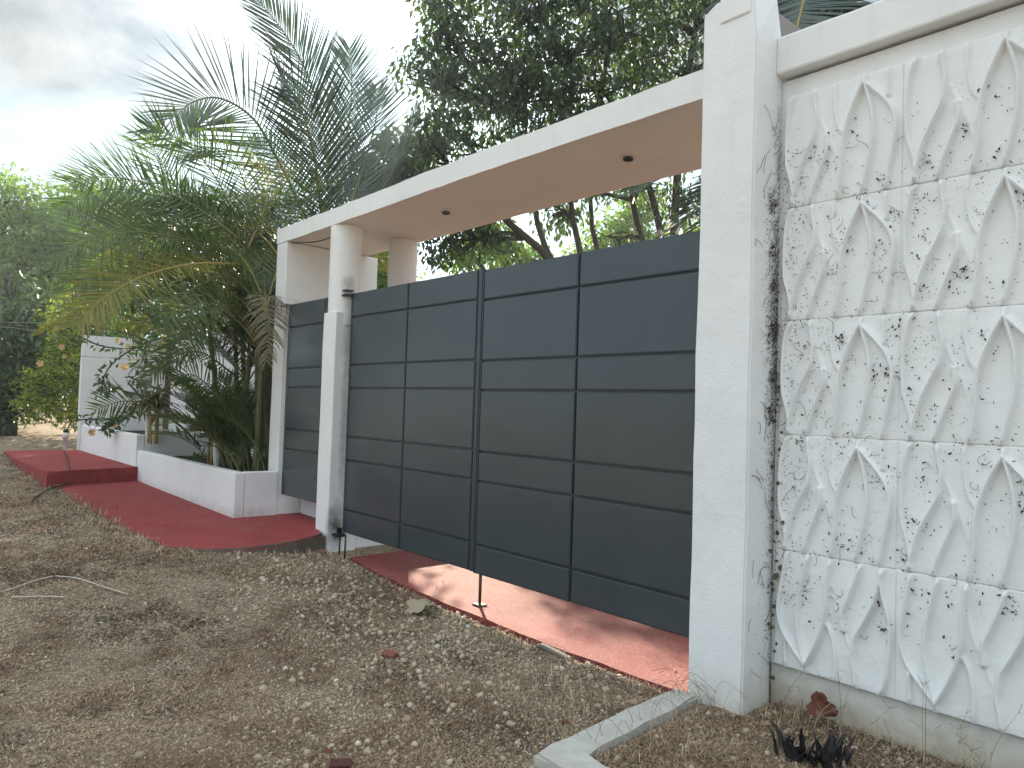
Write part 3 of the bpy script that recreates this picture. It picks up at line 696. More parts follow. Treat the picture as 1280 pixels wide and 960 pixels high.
# ------------------------------------------------------------------ palms
def leaflets(acc, P, Lmax, w, fwd=0.7, vee=0.35, droop=0.5, start=0.1, dens=1.0, seg=3, up=None, jit=0.08, r=None, prof=None, taper_tip=0.35):
    """P dense rachis points"""
    r = r or rng
    T = np.gradient(P, axis=0); T /= np.linalg.norm(T, axis=1)[:, None]
    ln = np.linalg.norm(np.diff(P, axis=0), axis=1).sum()
    n = int(ln*dens); idx = np.linspace(start, 0.995, n)*(len(P)-1)
    upv = np.array([0, 0, 1.]) if up is None else np.asarray(up, float)
    for t_i, f in enumerate(idx):
        i = min(int(f), len(P)-2); u = f-i; p = P[i]*(1-u)+P[i+1]*u; t = T[i]; s = f/(len(P)-1)
        q = (s-start)/(1-start)
        Lx = Lmax*(min(1, 0.45+q*2.2))*(1-(1-taper_tip)*max(0, (q-0.45)/0.55)**1.4)
        S = np.cross(t, upv); S /= np.linalg.norm(S)+1e-6; U = np.cross(S, t)
        fw = fwd+(1.1-fwd)*max(0, q-0.6)/0.4*0.6
        for sd in (-1, 1):
            d = S*sd*math.cos(fw)+t*math.sin(fw)+U*vee+r.normal(0, jit, 3); d /= np.linalg.norm(d)
            L1 = Lx*r.uniform(0.88, 1.08); pts = [p]; dd = d.copy()
            for k in range(seg):
                pts.append(pts[-1]+dd*L1/seg); dd = dd+np.array([0, 0, -droop*(0.6+k)/seg*r.uniform(0.7, 1.3)]); dd /= np.linalg.norm(dd)
            wd = np.cross(d, np.cross(t, d)); wd = t-d*(t@d); wd /= np.linalg.norm(wd)+1e-6
            ws = [0.55, 1.0, 0.62]; V = []
            for k in range(seg): V += [pts[k]-wd*w/2*ws[min(k, 2)], pts[k]+wd*w/2*ws[min(k, 2)]]
            V.append(pts[-1])
            Q = [(2*k, 2*k+1, 2*k+3, 2*k+2) for k in range(seg-1)]
            acc.add(np.array(V), np.array(Q).reshape(-1, 4), np.array([(2*seg-2, 2*seg-1, 2*seg)]))
def frond(parent, ctrl, Lmax, w, mat, rmat, rr_=0.018, **kw):
    P = catmull(ctrl, 40); a_ = Acc(); leaflets(a_, P, Lmax, w, **kw)
    f = link('frond', a_.mesh('frond'), mat, parent)
    b_ = Acc(); b_.tube(P, np.linspace(rr_, rr_*0.18, len(P)), 5)
    me = b_.mesh('rachis', True); me.materials.append(rmat)
    o = bpy.data.objects.new('rachis', me); C.objects.link(o); o.parent = f
    me.transform(Matrix.Translation(-parent.location))
    return f
def arc_ctrl(b, az, el, L_, bend):
    """a frond leaving b at elevation el, bending down by bend radians over its length"""
    pts = [np.array(b, float)]; n = 6
    for k in range(n):
        e = el-bend*((k+0.5)/n)**1.25
        pts.append(pts[-1]+L_/n*np.array([math.cos(az)*math.cos(e), math.sin(az)*math.cos(e), math.sin(e)]))
    return pts

# coconut palm behind the wall
D0 = 11.0
cbase = at(408, 515, D0); cbase[2] = -1.2
ccrown = at(408, 318, D0)
cp = thing('coconut_palm', tuple(cbase), 'tall feathery coconut palm rising behind the left end of the canopy', 'palm tree')
a_ = Acc(); a_.tube(catmull([cbase, cbase*0.5+ccrown*0.5+np.array([0.1, 0, 0]), ccrown], 12), np.linspace(0.17, 0.12, 12), 12); link('trunk', a_.mesh('trunk', True), MAT['bark'], cp)
def pxs(l, d=D0): return [at(x, y, d+dz) for x, y, dz in l]
CF = [
 [(405,318,0),(378,262,-.3),(350,205,-.5),(318,150,-.8),(276,123,-1.0),(240,128,-1.1),(219,147,-1.2)],
 [(408,318,0),(412,240,0),(404,160,.1),(385,95,.1),(358,45,.0),(318,-6,-.2)],
 [(412,318,0),(424,240,.3),(434,170,.5),(440,110,.7),(437,60,.8)],
 [(414,318,0),(436,260,.2),(455,205,.4),(470,150,.6),(472,112,.8)],
 [(408,318,0),(400,250,-.8),(392,190,-1.3),(374,130,-1.8),(350,95,-2.2)],
 [(414,320,0),(445,285,.3),(476,240,.4),(502,190,.4),(523,130,.3)],
 [(404,320,0),(372,285,-.4),(330,268,-.7),(290,272,-1.0),(262,292,-1.2)],
 [(410,318,0),(418,262,-.9),(405,210,-1.6),(388,186,-2.2),(360,190,-2.8)],
 [(414,322,0),(450,292,.8),(490,270,1.4),(520,262,1.8)],
 [(406,320,0),(390,270,1.0),(372,225,1.8),(340,190,2.4),(312,178,2.8)],
]
for i, c in enumerate(CF):
    thin = i == 5
    if i in (7, 8): continue
    frond(cp, pxs(c), 1.15 if not thin else 0.5, 0.026 if not thin else 0.02, MAT['coco'], MAT['rachis'], 0.028,
          dens=19 if not thin else 20, fwd=(0.55 if i in (0, 6) else 0.92) if not thin else 1.25, vee=0.10 if not thin else 0.05, droop=0.07, start=0.12, up=(0.85, -0.5, 0.35) if i in (0, 1, 4, 2) else (0.55, -0.5, 0.7), jit=0.035)

# areca palm clump in the planter
ac = thing('areca_palm', (-7.75, 3.35, -0.80), 'dense multi stemmed areca palm clump in the low planter', 'palm')
r2 = random.Random(5)
stems = []
for k in range(15):
    bx = r2.uniform(-8.45, -7.40); by = r2.uniform(3.1, 3.75); h = r2.uniform(1.0, 2.6)
    lean = (r2.uniform(-0.42, 0.04)+(-7.7-bx)*-0.3, r2.uniform(-0.22, 0.22)); p0 = np.array([bx, by, -0.82]); p2 = p0+np.array([lean[0]*h*0.45, lean[1]*h*0.5, h])
    p2[0] = min(p2[0], -7.55)
    P = catmull([p0, p0*.5+p2*.5+np.array([0, 0, 0.04]), p2], 10); stems.append((P, h))
    s_ = Acc(); s_.tube(P, np.linspace(0.034, 0.022, 10), 8); link('stem', s_.mesh('stem', True), MAT['palm_stem'], ac)
r3 = np.random.default_rng(3)
cnt = 0
for (P, h) in stems:
    top = P[-1]; nf = 6
    a0_ = r2.uniform(0, 6)
    for j in range(nf):
        az = a0_+j*2.4+r2.uniform(-.4, .4)
        # keep the clump out of the end wall: turn fronds heading +X back
        if math.cos(az) > 0.35: az = PI-az+r2.uniform(-.5, .5)
        el = R(r2.uniform(48, 84)); L_ = r2.uniform(1.25, 1.9)*(0.8+0.12*h)
        t = r2.random(); mt = MAT['areca_y'] if (t < 0.16 and h < 2.2) else MAT['areca']
        frond(ac, arc_ctrl(top-np.array([0, 0, 0.04*j]), az, el, L_, R(r2.uniform(60, 125))), 0.52, 0.016, mt, MAT['rachis_y'] if t < 0.5 else MAT['rachis'], 0.011,
              dens=26, fwd=r2.uniform(.5, .8), vee=r2.uniform(0.0, .4), droop=r2.uniform(.05, .4), start=0.2, r=r3, jit=0.11); cnt += 1
# fronds the photograph shows one by one
SP = [
 ([(300,300,8.4),(250,262,8.2),(190,232,8.0),(140,222,7.8),(90,228,7.6)], 'areca'),
 ([(290,320,8.4),(235,300,8.0),(170,290,7.6),(110,300,7.3),(66,325,7.1)], 'areca'),
 ([(300,330,8.2),(240,330,7.7),(180,345,7.3),(130,372,7.0),(100,405,6.9)], 'areca_y'),
 ([(300,300,8.6),(280,240,8.6),(245,190,8.6),(205,165,8.6),(185,160,8.6)], 'areca'),
 ([(305,300,8.6),(310,250,8.7),(295,205,8.7),(265,185,8.7),(232,190,8.7)], 'areca'),
 ([(310,310,8.6),(330,262,8.7),(335,225,8.8),(325,205,8.9)], 'areca_y'),
 ([(300,360,8.3),(262,352,7.9),(228,372,7.6),(205,410,7.4)], 'areca'),
 ([(300,380,8.3),(270,385,7.9),(240,410,7.7),(222,450,7.6)], 'areca'),
 ([(295,470,8.4),(250,440,8.0),(210,450,7.8),(180,480,7.7)], 'areca'),
 ([(300,540,8.5),(275,500,8.3),(245,470,8.1),(215,472,8.0)], 'areca'),
 ([(306,380,8.2),(330,370,7.9),(352,378,7.7),(372,398,7.6)], 'areca_dry'),
 ([(310,372,8.2),(328,372,7.7),(336,400,7.5),(334,450,7.4)], 'areca_dry'),
 ([(318,480,8.3),(335,440,8.1),(344,410,8.0),(352,380,7.9)], 'areca'),
 ([(215,480,8.6),(180,500,8.4),(150,502,8.3),(120,512,8.2)], 'areca'),
 ([(225,330,8.6),(190,330,8.4),(150,345,8.2),(115,382,8.1)], 'areca_y'),
 ([(230,300,8.8),(190,280,8.8),(150,285,8.8),(112,310,8.8)], 'areca'),
 ([(290,330,8.8),(230,262,8.6),(165,238,8.4),(120,240,8.3),(78,262,8.2)], 'areca'),
 ([(290,360,8.6),(240,300,8.4),(185,300,8.2),(130,325,8.0),(90,365,7.9)], 'areca'),
 ([(295,400,8.5),(250,330,8.3),(205,318,8.1),(150,352,7.9),(118,400,7.8)], 'areca_y'),
 ([(290,380,8.9),(230,350,8.8),(175,360,8.7),(140,395,8.6)], 'areca'),
 ([(290,340,9.2),(240,280,9.2),(195,250,9.2),(150,255,9.2)], 'areca'),
 ([(250,290,9.3),(215,230,9.3),(195,190,9.3),(188,168,9.3)], 'areca'),
]
for c, mk in SP:
    frond(ac, [at(x, y, d) for x, y, d in c], (0.34 if c[0][1] >= 470 else 0.60) if mk != 'areca_dry' else 0.34, 0.016, MAT[mk], MAT['rachis_y'] if mk == 'areca_y' else MAT['rachis'], 0.012,
          dens=25, up=(.8, -.5, r2.uniform(.1, .9)) if c[-1][0] < 250 else None, fwd=r2.uniform(.6, .85), vee=r2.uniform(0.0, .2), droop=r2.uniform(.02, .14) if mk != 'areca_dry' else 0.9, start=0.12, r=r3, jit=0.10)
# low leaves at the foot of the clump
for k in range(52):
    b = np.array([r2.uniform(-8.5, -7.3), r2.uniform(2.98, 3.5), -0.82])
    az = r2.uniform(PI*0.75, PI*1.6)
    frond(ac, arc_ctrl(b, az, R(r2.uniform(60, 85)), r2.uniform(0.7, 1.4), R(r2.uniform(40, 95))), 0.36, 0.018, MAT['areca'], MAT['rachis'], 0.008,
          dens=26, fwd=0.6, vee=0.3, droop=0.35, start=0.3, r=r3, seg=3)

# second, farther areca clump left of it (fills the low planter's far part and beyond the wall)
a2 = thing('areca_palm', (-11.2, 5.2, -1.0), 'yellow green areca palm behind the white garden wall', 'palm')
for k in range(8):
    bx, by = -11.4+r2.uniform(-.9, .9), 5.0+r2.uniform(-.5, .5); h = r2.uniform(1.6, 3.0)
    P = catmull([(bx, by, -1.05), (bx+r2.uniform(-.1, .1), by, h*0.5-1.05), (bx+r2.uniform(-.3, .3), by+r2.uniform(-.2, .2), h-1.05)], 8)
    s_ = Acc(); s_.tube(P, np.linspace(0.04, 0.025, 8), 7); link('stem', s_.mesh('stem', True), MAT['palm_stem'], a2)
    a0_ = r2.uniform(0, 6)
    for j in range(7):
        t = r2.random()
        frond(a2, arc_ctrl(P[-1], a0_+j*2.4, R(r2.uniform(40, 82)), r2.uniform(1.4, 2.1), R(r2.uniform(60, 120))), 0.68, 0.024, MAT['areca_y'] if t < 0.3 else MAT['areca'], MAT['rachis_y'], 0.012,
              dens=22, fwd=0.6, vee=0.3, droop=0.4, start=0.2, r=r3)

for j in range(9):
    an = -0.9+j*0.28
    b_ = at(140, 446, 14.2)
    frond(a2, [b_, b_+np.array([-.25*math.sin(an)*-1, .3, .35]), at(128+60*math.sin(an), 425-26*math.cos(an)-6, 14.0+0.2*math.cos(an*3)), at(125+100*math.sin(an), 428-34*math.cos(an)+14*abs(math.sin(an)), 13.9)], 0.30, 0.022, MAT['areca_y'], MAT['rachis_y'], 0.010, dens=26, fwd=0.7, vee=0.2, droop=0.3, start=0.15, r=r3)
# palm behind the relief wall (its fronds show over the coping)
q = thing('coconut_palm', (-1.6, 6.4, -1.3), 'green palm whose fronds hang over the coping above the relief wall', 'palm tree')
a_ = Acc(); a_.tube(catmull([(-1.6, 6.4, -1.35), (-1.55, 6.4, 1.0), (-1.6, 6.3, 3.2)], 8), np.linspace(0.15, 0.11, 8), 12); link('trunk', a_.mesh('trunk', True), MAT['bark'], q)
hub = np.array([-1.6, 6.3, 3.2])
for c in ([at(1030,-90,5.4), at(1018,-40,5.0), at(1005,0,4.6), at(990,60,4.3), at(975,110,4.2)], [at(1120,-80,5.4), at(1090,-40,5.0), at(1060,0,4.7), at(1035,50,4.5)],
          [at(960,-80,5.6), at(950,-30,5.4), at(930,40,5.3), at(915,120,5.2)]):
    frond(q, [hub]+list(c), 0.62, 0.024, MAT['coco'], MAT['rachis_y'], 0.02, dens=30, fwd=0.75, vee=0.15, droop=0.15, start=0.25, r=r3, jit=0.03)
for j in range(8):
    frond(q, arc_ctrl(hub, j*0.8+0.2, R(r2.uniform(40, 75)), 2.8, R(80)), 0.7, 0.028, MAT['coco'], MAT['rachis'], 0.022, dens=20, fwd=0.65, vee=0.25, droop=0.3, start=0.18, r=r3)
# palm frond seen in the opening left of the pillar
q3b = at(930, 515, 9.0); q3 = thing('coconut_palm', (q3b[0], q3b[1], -1.3), 'palm with drooping fronds seen between canopy and gate next to the pillar', 'palm tree')
hb3 = at(930, 190, 9.0)
a_ = Acc(); a_.tube([(q3b[0], q3b[1], -1.35), tuple(hb3)], [0.15, 0.11], 12); link('trunk', a_.mesh('trunk', True), MAT['bark'], q3)
for c in ([(930,190,9.0),(890,200,8.7),(850,212,8.4),(815,228,8.2),(795,240,8.0)], [(930,190,9.0),(900,225,8.6),(868,262,8.4),(842,300,8.3)], [(930,190,9.),(905,175,9.4),(880,172,9.8),(850,180,10.)],
          [(930,190,9.0),(960,160,9.0),(1000,150,9.0)], [(930,190,9.0),(935,130,9.3),(925,80,9.6)], [(930,190,9.0),(900,240,9.4),(880,300,9.8)]):
    frond(q3, [at(*t) for t in c], 0.75, 0.03, MAT['coco'], MAT['rachis'], 0.022, dens=22, fwd=0.55, vee=0.1, droop=0.35, start=0.12, r=r3)

# ------------------------------------------------------------------ broadleaf trees
LEAF_V = np.array([[0, 0, 0], [0.20, 0.45, 0.05], [0, 0.5, -0.02], [-0.20, 0.45, 0.05], [0, 1.0, -0.12]], float)
LEAF_F = [np.array([[0, 1, 2], [0, 2, 3], [1, 4, 2], [2, 4, 3]])]
def cluster_leaves(centres, per, size, spread, droop=0.5, seed=0):
    g = np.random.default_rng(seed); n = len(centres)*per
    c = np.repeat(centres, per, axis=0)
    off = g.normal(0, 1, (n, 3)); off /= np.linalg.norm(off, axis=1)[:, None]; off *= (g.random(n)**0.5*spread)[:, None]; off[:, 2] *= 0.7
    P = c+off
    y = off/spread*0.9+g.normal(0, 0.45, (n, 3)); y[:, 2] -= droop; y /= np.linalg.norm(y, axis=1)[:, None]
    z = g.normal(0, 0.6, (n, 3))+np.array([0, 0, 0.8]); z -= y*(z*y).sum(1)[:, None]; z /= np.linalg.norm(z, axis=1)[:, None]; x = np.cross(y, z)
    S = size*g.uniform(0.6, 1.15, n)
    return inst(LEAF_V, LEAF_F, np.stack([x, y, z], 2), P, np.stack([S]*3, 1))
def tree(name, label, cat, base, trunks, blobs, ncl, per, size, spread, mat, droop=0.5, seed=0, group=None, limb_r=0.09, barkmat=None):
    """trunks: list of polylines (with base radius); blobs: (centre, radius xyz, weight)"""
    g = np.random.default_rng(seed); t = thing(name, tuple(base), label, cat, group); bmk = barkmat or MAT['bark']
    tk = Acc(); ends = []
    for pl_, r0 in trunks:
        pl_ = [np.asarray(q_, float) for q_ in pl_]
        if len(pl_) > 2 and np.linalg.norm(pl_[1]-pl_[0]) > 1.5*np.linalg.norm(pl_[2]-pl_[1]): pl_ = [pl_[0], pl_[0]*.6+pl_[1]*.4, pl_[0]*.25+pl_[1]*.75]+pl_[1:]
        P = catmull(pl_, 16); tk.tube(P, np.linspace(r0, r0*0.45, 16), 9); ends.append(P)
    ws = np.array([b[2] for b in blobs], float); ws /= ws.sum(); cents = []
    alls = np.concatenate([e[5:] for e in ends])
    for (c, rad, wgt), ww in zip(blobs, ws):
        c = np.asarray(c, float); k = max(3, int(ncl*ww)); rad = np.asarray(rad, float)*np.ones(3)
        d = g.normal(0, 1, (k, 3)); d /= np.linalg.norm(d, axis=1)[:, None]; pp = c+d*rad*(g.random(k)**0.42)[:, None]
        cents.append(pp)
        a = alls[np.argmin(np.linalg.norm(alls-c, axis=1)+np.maximum(0, alls[:, 2]-c[2])*2)]
        mid = a*0.5+c*0.5+g.normal(0, 0.15, 3)*rad; PB = catmull([a, mid, c], 9); rb = limb_r*(0.5+0.5*min(1, rad.mean()/1.5)); tk.tube(PB, np.linspace(rb, rb*0.4, 9), 6)
        for p in pp[::max(1, k//14)]:
            s0 = PB[g.integers(4, 9)]; tk.tube(catmull([s0, s0*.5+p*.5+g.normal(0, .06, 3), p], 5), np.linspace(rb*0.35, 0.008, 5), 4)
    link('trunk', tk.mesh('trunk', True), bmk, t)
    V, F = cluster_leaves(np.concatenate(cents), per, size, spread, droop, seed+1)
    link('crown', np_mesh('crown', V, F), mat, t)
    return t
def B(px, py, d, r, w_=None, sq=(1, 1, 0.85)):
    return (at(px, py, d), np.array(sq)*r, (w_ if w_ is not None else r**2))
DT = 12.0
def gpt(px, d):
    p = at(px, 515, d); p[2] = float(gz(p[0], p[1])); return p
base = gpt(690, DT)
tree('mango_tree', 'large dark leafy tree filling the sky above the middle of the canopy', 'tree', base,
     [([gpt(735, DT), at(690, 330, DT), at(640, 282, DT-.3), at(590, 235, DT-.5)], 0.10), ([gpt(728, DT), at(700, 350, DT), at(672, 280, DT), at(655, 150, DT)], 0.085),
      ([gpt(742, DT), at(728, 330, DT), at(712, 240, DT), at(715, 90, DT)], 0.08), ([gpt(752, DT+.6), at(750, 330, DT+.6), at(738, 250, DT+.6), at(760, 60, DT)], 0.07)],
     [B(600, 55, DT-.4, 1.0), B(575, 118, DT-.4, .85), B(538, 97, DT-.4, .42, .25), B(508, 96, DT-.4, .22, .06), B(522, 64, DT-.4, .2, .05), B(556, 42, DT-.4, .4, .25), B(585, 175, DT-.4, .9), B(540, 178, DT-.2, .5, .35), B(640, 120, DT, 1.1), B(650, 20, DT, 1.1), B(700, 70, DT, 1.2), B(560, 5, DT-.3, .5, .35),
      B(690, 160, DT, 1.1), B(760, 20, DT, 1.3), B(760, 120, DT, 1.1), B(620, -60, DT, 1.2), B(720, -70, DT, 1.5), B(590, 235, DT-.3, .8), B(555, 300, DT-.2, .55, .45), B(610, 300, DT, .5, .35), B(650, 215, DT, .7), B(745, 205, DT, .8),
      B(700, 265, DT+.5, .4, .2)],
     1500, 14, 0.155, 0.27, MAT['leaf_mango'], 0.9, 21, None, 0.07)
D2 = 13.5
tree('mango_tree', 'taller leafy tree just left of the tall pillar above the canopy', 'tree', gpt(845, D2),
     [([gpt(845, D2), at(842, 300, D2), at(850, 180, D2), at(868, 40, D2)], 0.12), ([gpt(838, D2), at(828, 300, D2), at(800, 180, D2), at(790, 20, D2)], 0.10), ([gpt(812, D2), at(808, 320, D2), at(790, 250, D2), at(785, 130, D2)], 0.09)],
     [B(830, 20, D2, 1.4), B(860, 100, D2, 1.2, .9), B(800, 80, D2, 1.2), B(905, 10, D2, 1.3), B(900, 140, D2, 1.0), B(840, -80, D2, 1.8), B(950, -40, D2, 1.5), B(820, 170, D2, .9, .5), B(800, 235, D2, .7, .3), B(860, 250, D2, .6, .3), B(740, 240, D2, .6, .25), B(980, 60, D2, 1.3), B(770, 300, D2, .5, .15)],
     800, 13, 0.16, 0.28, MAT['leaf_mango'], 0.9, 33, None, 0.07)
D3 = 17
tree('leafy_tree', 'distant dark tree showing right of the coconut palm low over the canopy', 'tree', gpt(500, D3),
     [([gpt(500, D3), at(500, 330, D3), at(498, 230, D3)], 0.16)],
     [B(478, 215, D3, .75), B(505, 195, D3, .75), B(470, 250, D3, .8), B(520, 240, D3, 1.0), B(484, 172, D3, .2, .06)],
     400, 14, 0.2, 0.34, MAT['leaf_mango'], 0.5, 41)
# leafy mass seen between the columns and under the canopy
for i, (px, d, bl, lab) in enumerate((
    (478, 15, [(475, 335, .7), (475, 390, .7), (455, 360, .6)], 'dark green tree seen between the two round columns'),
    (640, 18, [(620, 300, .6), (655, 335, .8), (588, 322, .55)], 'sunlit small tree behind the top edge of the left gate leaf'),
    (790, 19, [(770, 300, .8), (820, 320, .9), (865, 310, .9), (735, 330, .7), (800, 260, .7)], 'sunlit small tree behind the top edge of the right gate leaf'))):
    tree('leafy_tree', lab, 'tree', gpt(px, d), [([gpt(px, d), at(px+4, 440, d), at(px-2, 360, d)], 0.12)],
         [B(x, y, d, r) for x, y, r in bl], (200, 260, 480)[i], 12, 0.2, 0.34, MAT['leaf_left'], 0.4, 50+i)
# trees at the left
for i, (px, d, bl, mt, lab, n_) in enumerate((
    (8, 21, [(-20, 300, 2.0), (20, 262, 0.9), (10, 235, .45), (30, 330, 1.7), (-30, 400, 1.8), (50, 300, 1.0), (60, 350, 1.2)], 'leaf_left', 'hazy green tree at the far left with the highest crown', 900),
    (95, 23, [(85, 262, 1.0), (112, 245, .8), (120, 300, 1.2), (75, 330, 1.4), (100, 390, 1.5), (140, 270, .9), (150, 350, 1.3), (170, 300, .9)], 'leaf_left', 'green tree behind the arching palm fronds at the left', 900),
    (12, 17, [(10, 400, 1.2), (-40, 440, 1.4), (50, 420, 1.1), (20, 470, .9), (60, 480, .9), (-20, 490, .9), (90, 430, 1.0)], 'leaf_dark', 'dark shady tree standing low at the far left edge behind the flowering shrub', 620),
    (210, 20, [(200, 400, 1.3), (230, 330, 1.4), (260, 400, 1.2), (290, 300, 1.3), (320, 380, 1.3), (180, 440, 1.0), (340, 330, 1.0)], 'leaf_dark', 'dark tree behind the areca clump and garden wall', 520))):
    tree('leafy_tree', lab, 'tree', gpt(px, d), [([gpt(px, d), at(px+2, 440, d), at(px-2, 340, d)], 0.15)],
         [B(x, y, d, r) for x, y, r in bl], n_, 15, 0.17, 0.36, MAT[mt], 0.3, 60+i)
# far green belt closing the horizon behind the garden
g = np.random.default_rng(77); cen = []
for k in range(420):
    th = g.uniform(R(60), R(205)); d = g.uniform(30, 42); cen.append((d*math.cos(th), d*math.sin(th), g.uniform(-0.8, 2.6)))
V, F = cluster_leaves(np.array(cen), 26, 0.55, 1.3, 0.3, 78)
tag(link('distant_woodland', np_mesh('distant_woodland', V, F), MAT['leaf_dark']), 'low belt of distant woodland closing the horizon beyond the garden', 'woodland', kind='stuff')

# ------------------------------------------------------------------ flowering shrub at the far left
hs = tree('hibiscus_shrub', 'bushy green shrub with yellow flowers at the end of the red step', 'shrub', (-14.3, 3.0, -0.93),
     [([(-14.3, 3.0, -0.95), (-14.35, 3.0, -0.2), (-14.4, 2.95, 0.6)], 0.03), ([(-14.2, 2.9, -0.95), (-14.1, 2.8, -0.3), (-14.0, 2.8, 0.4)], 0.022)],
     [B(70, 500, 14.6, .42), B(45, 505, 14.6, .36), B(62, 470, 14.6, .38), B(80, 440, 14.6, .34), B(75, 405, 14.6, .32, .08), B(92, 385, 14.8, .36, .1), B(90, 520, 14.4, .3), B(40, 480, 14.7, .26), B(88, 470, 14.6, .36)],
     330, 13, 0.085, 0.13, MAT['leaf_hib'], 0.25, 91, None, 0.012)
def flower(p, face, s, parent):
    f_ = np.array(face, float); f_ /= np.linalg.norm(f_); x = np.cross(f_, [0, 0, 1.0]); x /= np.linalg.norm(x); y = np.cross(x, f_)
    a_ = Acc()
    for k in range(5):
        an = 2*PI*k/5+random.uniform(-.2, .2); d = x*math.cos(an)+y*math.sin(an); e = np.cross(f_, d)
        s_=s*.55; c0 = np.array(p); V = [c0, c0+d*s_*.45+e*s_*.40+f_*s_*.35, c0+d*s_*.9+e*s_*.30+f_*s_*.55, c0+d*s_*.95-e*s_*.25+f_*s_*.45, c0+d*s_*.45-e*s_*.40+f_*s_*.42, c0+d*s_*.5+f_*s_*.22]
        a_.add(np.array(V), None, np.array([(0, 1, 5), (1, 2, 5), (2, 3, 5), (3, 4, 5), (4, 0, 5)]))
    a_.tube([np.array(p), np.array(p)+f_*s*0.6], [s*.06, s*.04], 5)
    return link('flower', a_.mesh('flower'), MAT['petal'], parent)
for x, y, s in ((85, 394, .11), (72, 410, .09), (50, 455, .11), (77, 434, .10), (100, 397, .07), (80, 446, .07), (46, 513, .06)):
    flower(at(x, y, 14.15), -at(x, y, 1)+np.array([0, 0, .2])+rng.normal(0, .2, 3), s, hs)
# arching branches across the white wall
hb = thing('hibiscus_branch', tuple(at(105, 470, 12.6)), 'arching leafy hibiscus branches with yellow flowers in front of the white panel wall', 'branch')
BR = [[(95,418),(125,432),(160,436),(195,432),(230,440)], [(100,405),(150,415),(185,425)], [(190,425),(160,440),(140,455),(128,475),(128,492)], [(128,470),(133,486),(140,484)], [(95,525),(115,524),(150,522),(170,515)],
      [(200,495),(175,505),(150,520),(135,535)], [(160,470),(175,478),(185,490)], [(185,425),(178,450),(172,462)], [(150,520),(140,530),(133,538)]]
tw = Acc(); cents = []
for l in BR:
    P = catmull([at(x, y, 11.6) for x, y in l], 14); tw.tube(P, np.linspace(0.012, 0.005, 14), 5); cents.append(P[1:])
link('twig', tw.mesh('twig', True), MAT['bark'], hb)
V, F = cluster_leaves(np.concatenate(cents), 5, 0.11, 0.085, 0.3, 95); link('foliage', np_mesh('foliage', V, F), MAT['leaf_dark'], hb)
for x, y, s in ((155, 459, .10), (115, 541, .10), (147, 426, .06), (160, 433, .06), (162, 450, .05), (145, 532, .05)):
    flower(at(x, y, 11.4), -at(x, y, 1)+np.array([0, 0, .1]), s, hb)
    if y > 530:
        a_ = Acc(); a_.tube(catmull([at(x, y, 11.45), at(x+8, y-12, 11.5), at(x+18, y-16, 11.6)], 6), 0.004, 4); link('twig', a_.mesh('twig'), MAT['bark'], hb)

# ti plants
def ti_plant(base, n_st, h, mat, label, lean=(0, 0), nl=16, ll=0.32):
    t = thing('ti_plant', tuple(base), label, 'plant'); g = random.Random(int(base[0]*100)); lf = Acc()
    for s in range(n_st):
        b = np.array(base)+[g.uniform(-.12, .12), g.uniform(-.08, .08), 0]; hh = h*g.uniform(.7, 1.05); tp = b+[lean[0]*hh+g.uniform(-.12, .12), lean[1]*hh, hh]
        tube('stem', catmull([b, b*.5+tp*.5+[g.uniform(-.04, .04), 0, 0], tp], 8), 0.012, MAT['rachis_y'], t, 6)
        for k in range(nl):
            az = g.uniform(0, 2*PI); el = g.uniform(-.2, 1.3); L_ = ll*g.uniform(.6, 1.1); p = tp-np.array([0, 0, g.uniform(0, .16)*1.0])
            d = np.array([math.cos(az)*math.cos(el), math.sin(az)*math.cos(el), math.sin(el)]); sd = np.array([-math.sin(az), math.cos(az), 0]); pts = [p]
            for q_ in range(4): pts.append(pts[-1]+d*L_/4); d = d+np.array([0, 0, -.38]); d /= np.linalg.norm(d)
            V = []; ws = [.008, .03, .034, .024]
            for q_ in range(4): V += [pts[q_]-sd*ws[q_]+[0, 0, .008], pts[q_]+sd*ws[q_]+[0, 0, .008]]
            V.append(pts[4]); lf.add(np.array(V), np.array([(2*q_, 2*q_+1, 2*q_+3, 2*q_+2) for q_ in range(3)]), np.array([(6, 7, 8)]))
    link('foliage', lf.mesh('foliage'), mat, t); return t
b = at(192, 540, 10.55); b[2] = -0.62
ti_plant(b, 4, 0.62, MAT['ti'], 'ti plant with olive and maroon strap leaves in the raised planter', nl=15, ll=.42)
b2_ = b+[0.0, 0.1, 0]; tb = at(186, 470, 10.5)
ti_plant(b2_, 2, 1.05, MAT['ti'], 'taller ti plant leaning over the corner of the raised planter', nl=11, ll=.42, lean=(-.1, 0))
b = at(262, 570, 8.95); b[2] = -0.82
ti_plant(b, 3, 0.75, MAT['ti_dry'], 'thin ti plant with dry brown leaves in the low planter', nl=8, ll=.30)
tag(tube('leaning_stick', catmull([at(250, 558, 8.9), at(225, 532, 9.4), at(185, 505, 10.1), at(160, 478, 10.6)], 10), 0.013, MAT['bark']), 'bare brown stick leaning between the planters', 'stick')
# white pegs in the planters
def peg(p, h, r, label):
    t = thing('white_stake', tuple(p), label, 'stake', 'white tapered stakes in the planters')
    lathe('body', [(r*.55, p[2]), (r, p[2]+h*.75), (r*.9, p[2]+h), (0.0, p[2]+h)], p[0], p[1], MAT['pvc'], t, 14)
p = at(271, 578, 8.75); p[2] = -0.81; peg(p, .34, .05, 'white tapered stake in the low planter next to the palm stems')
p = at(184, 541, 10.7); p[2] = -0.6; peg(p, .55, .035, 'white tapered stake in the raised planter beside the ti plant')
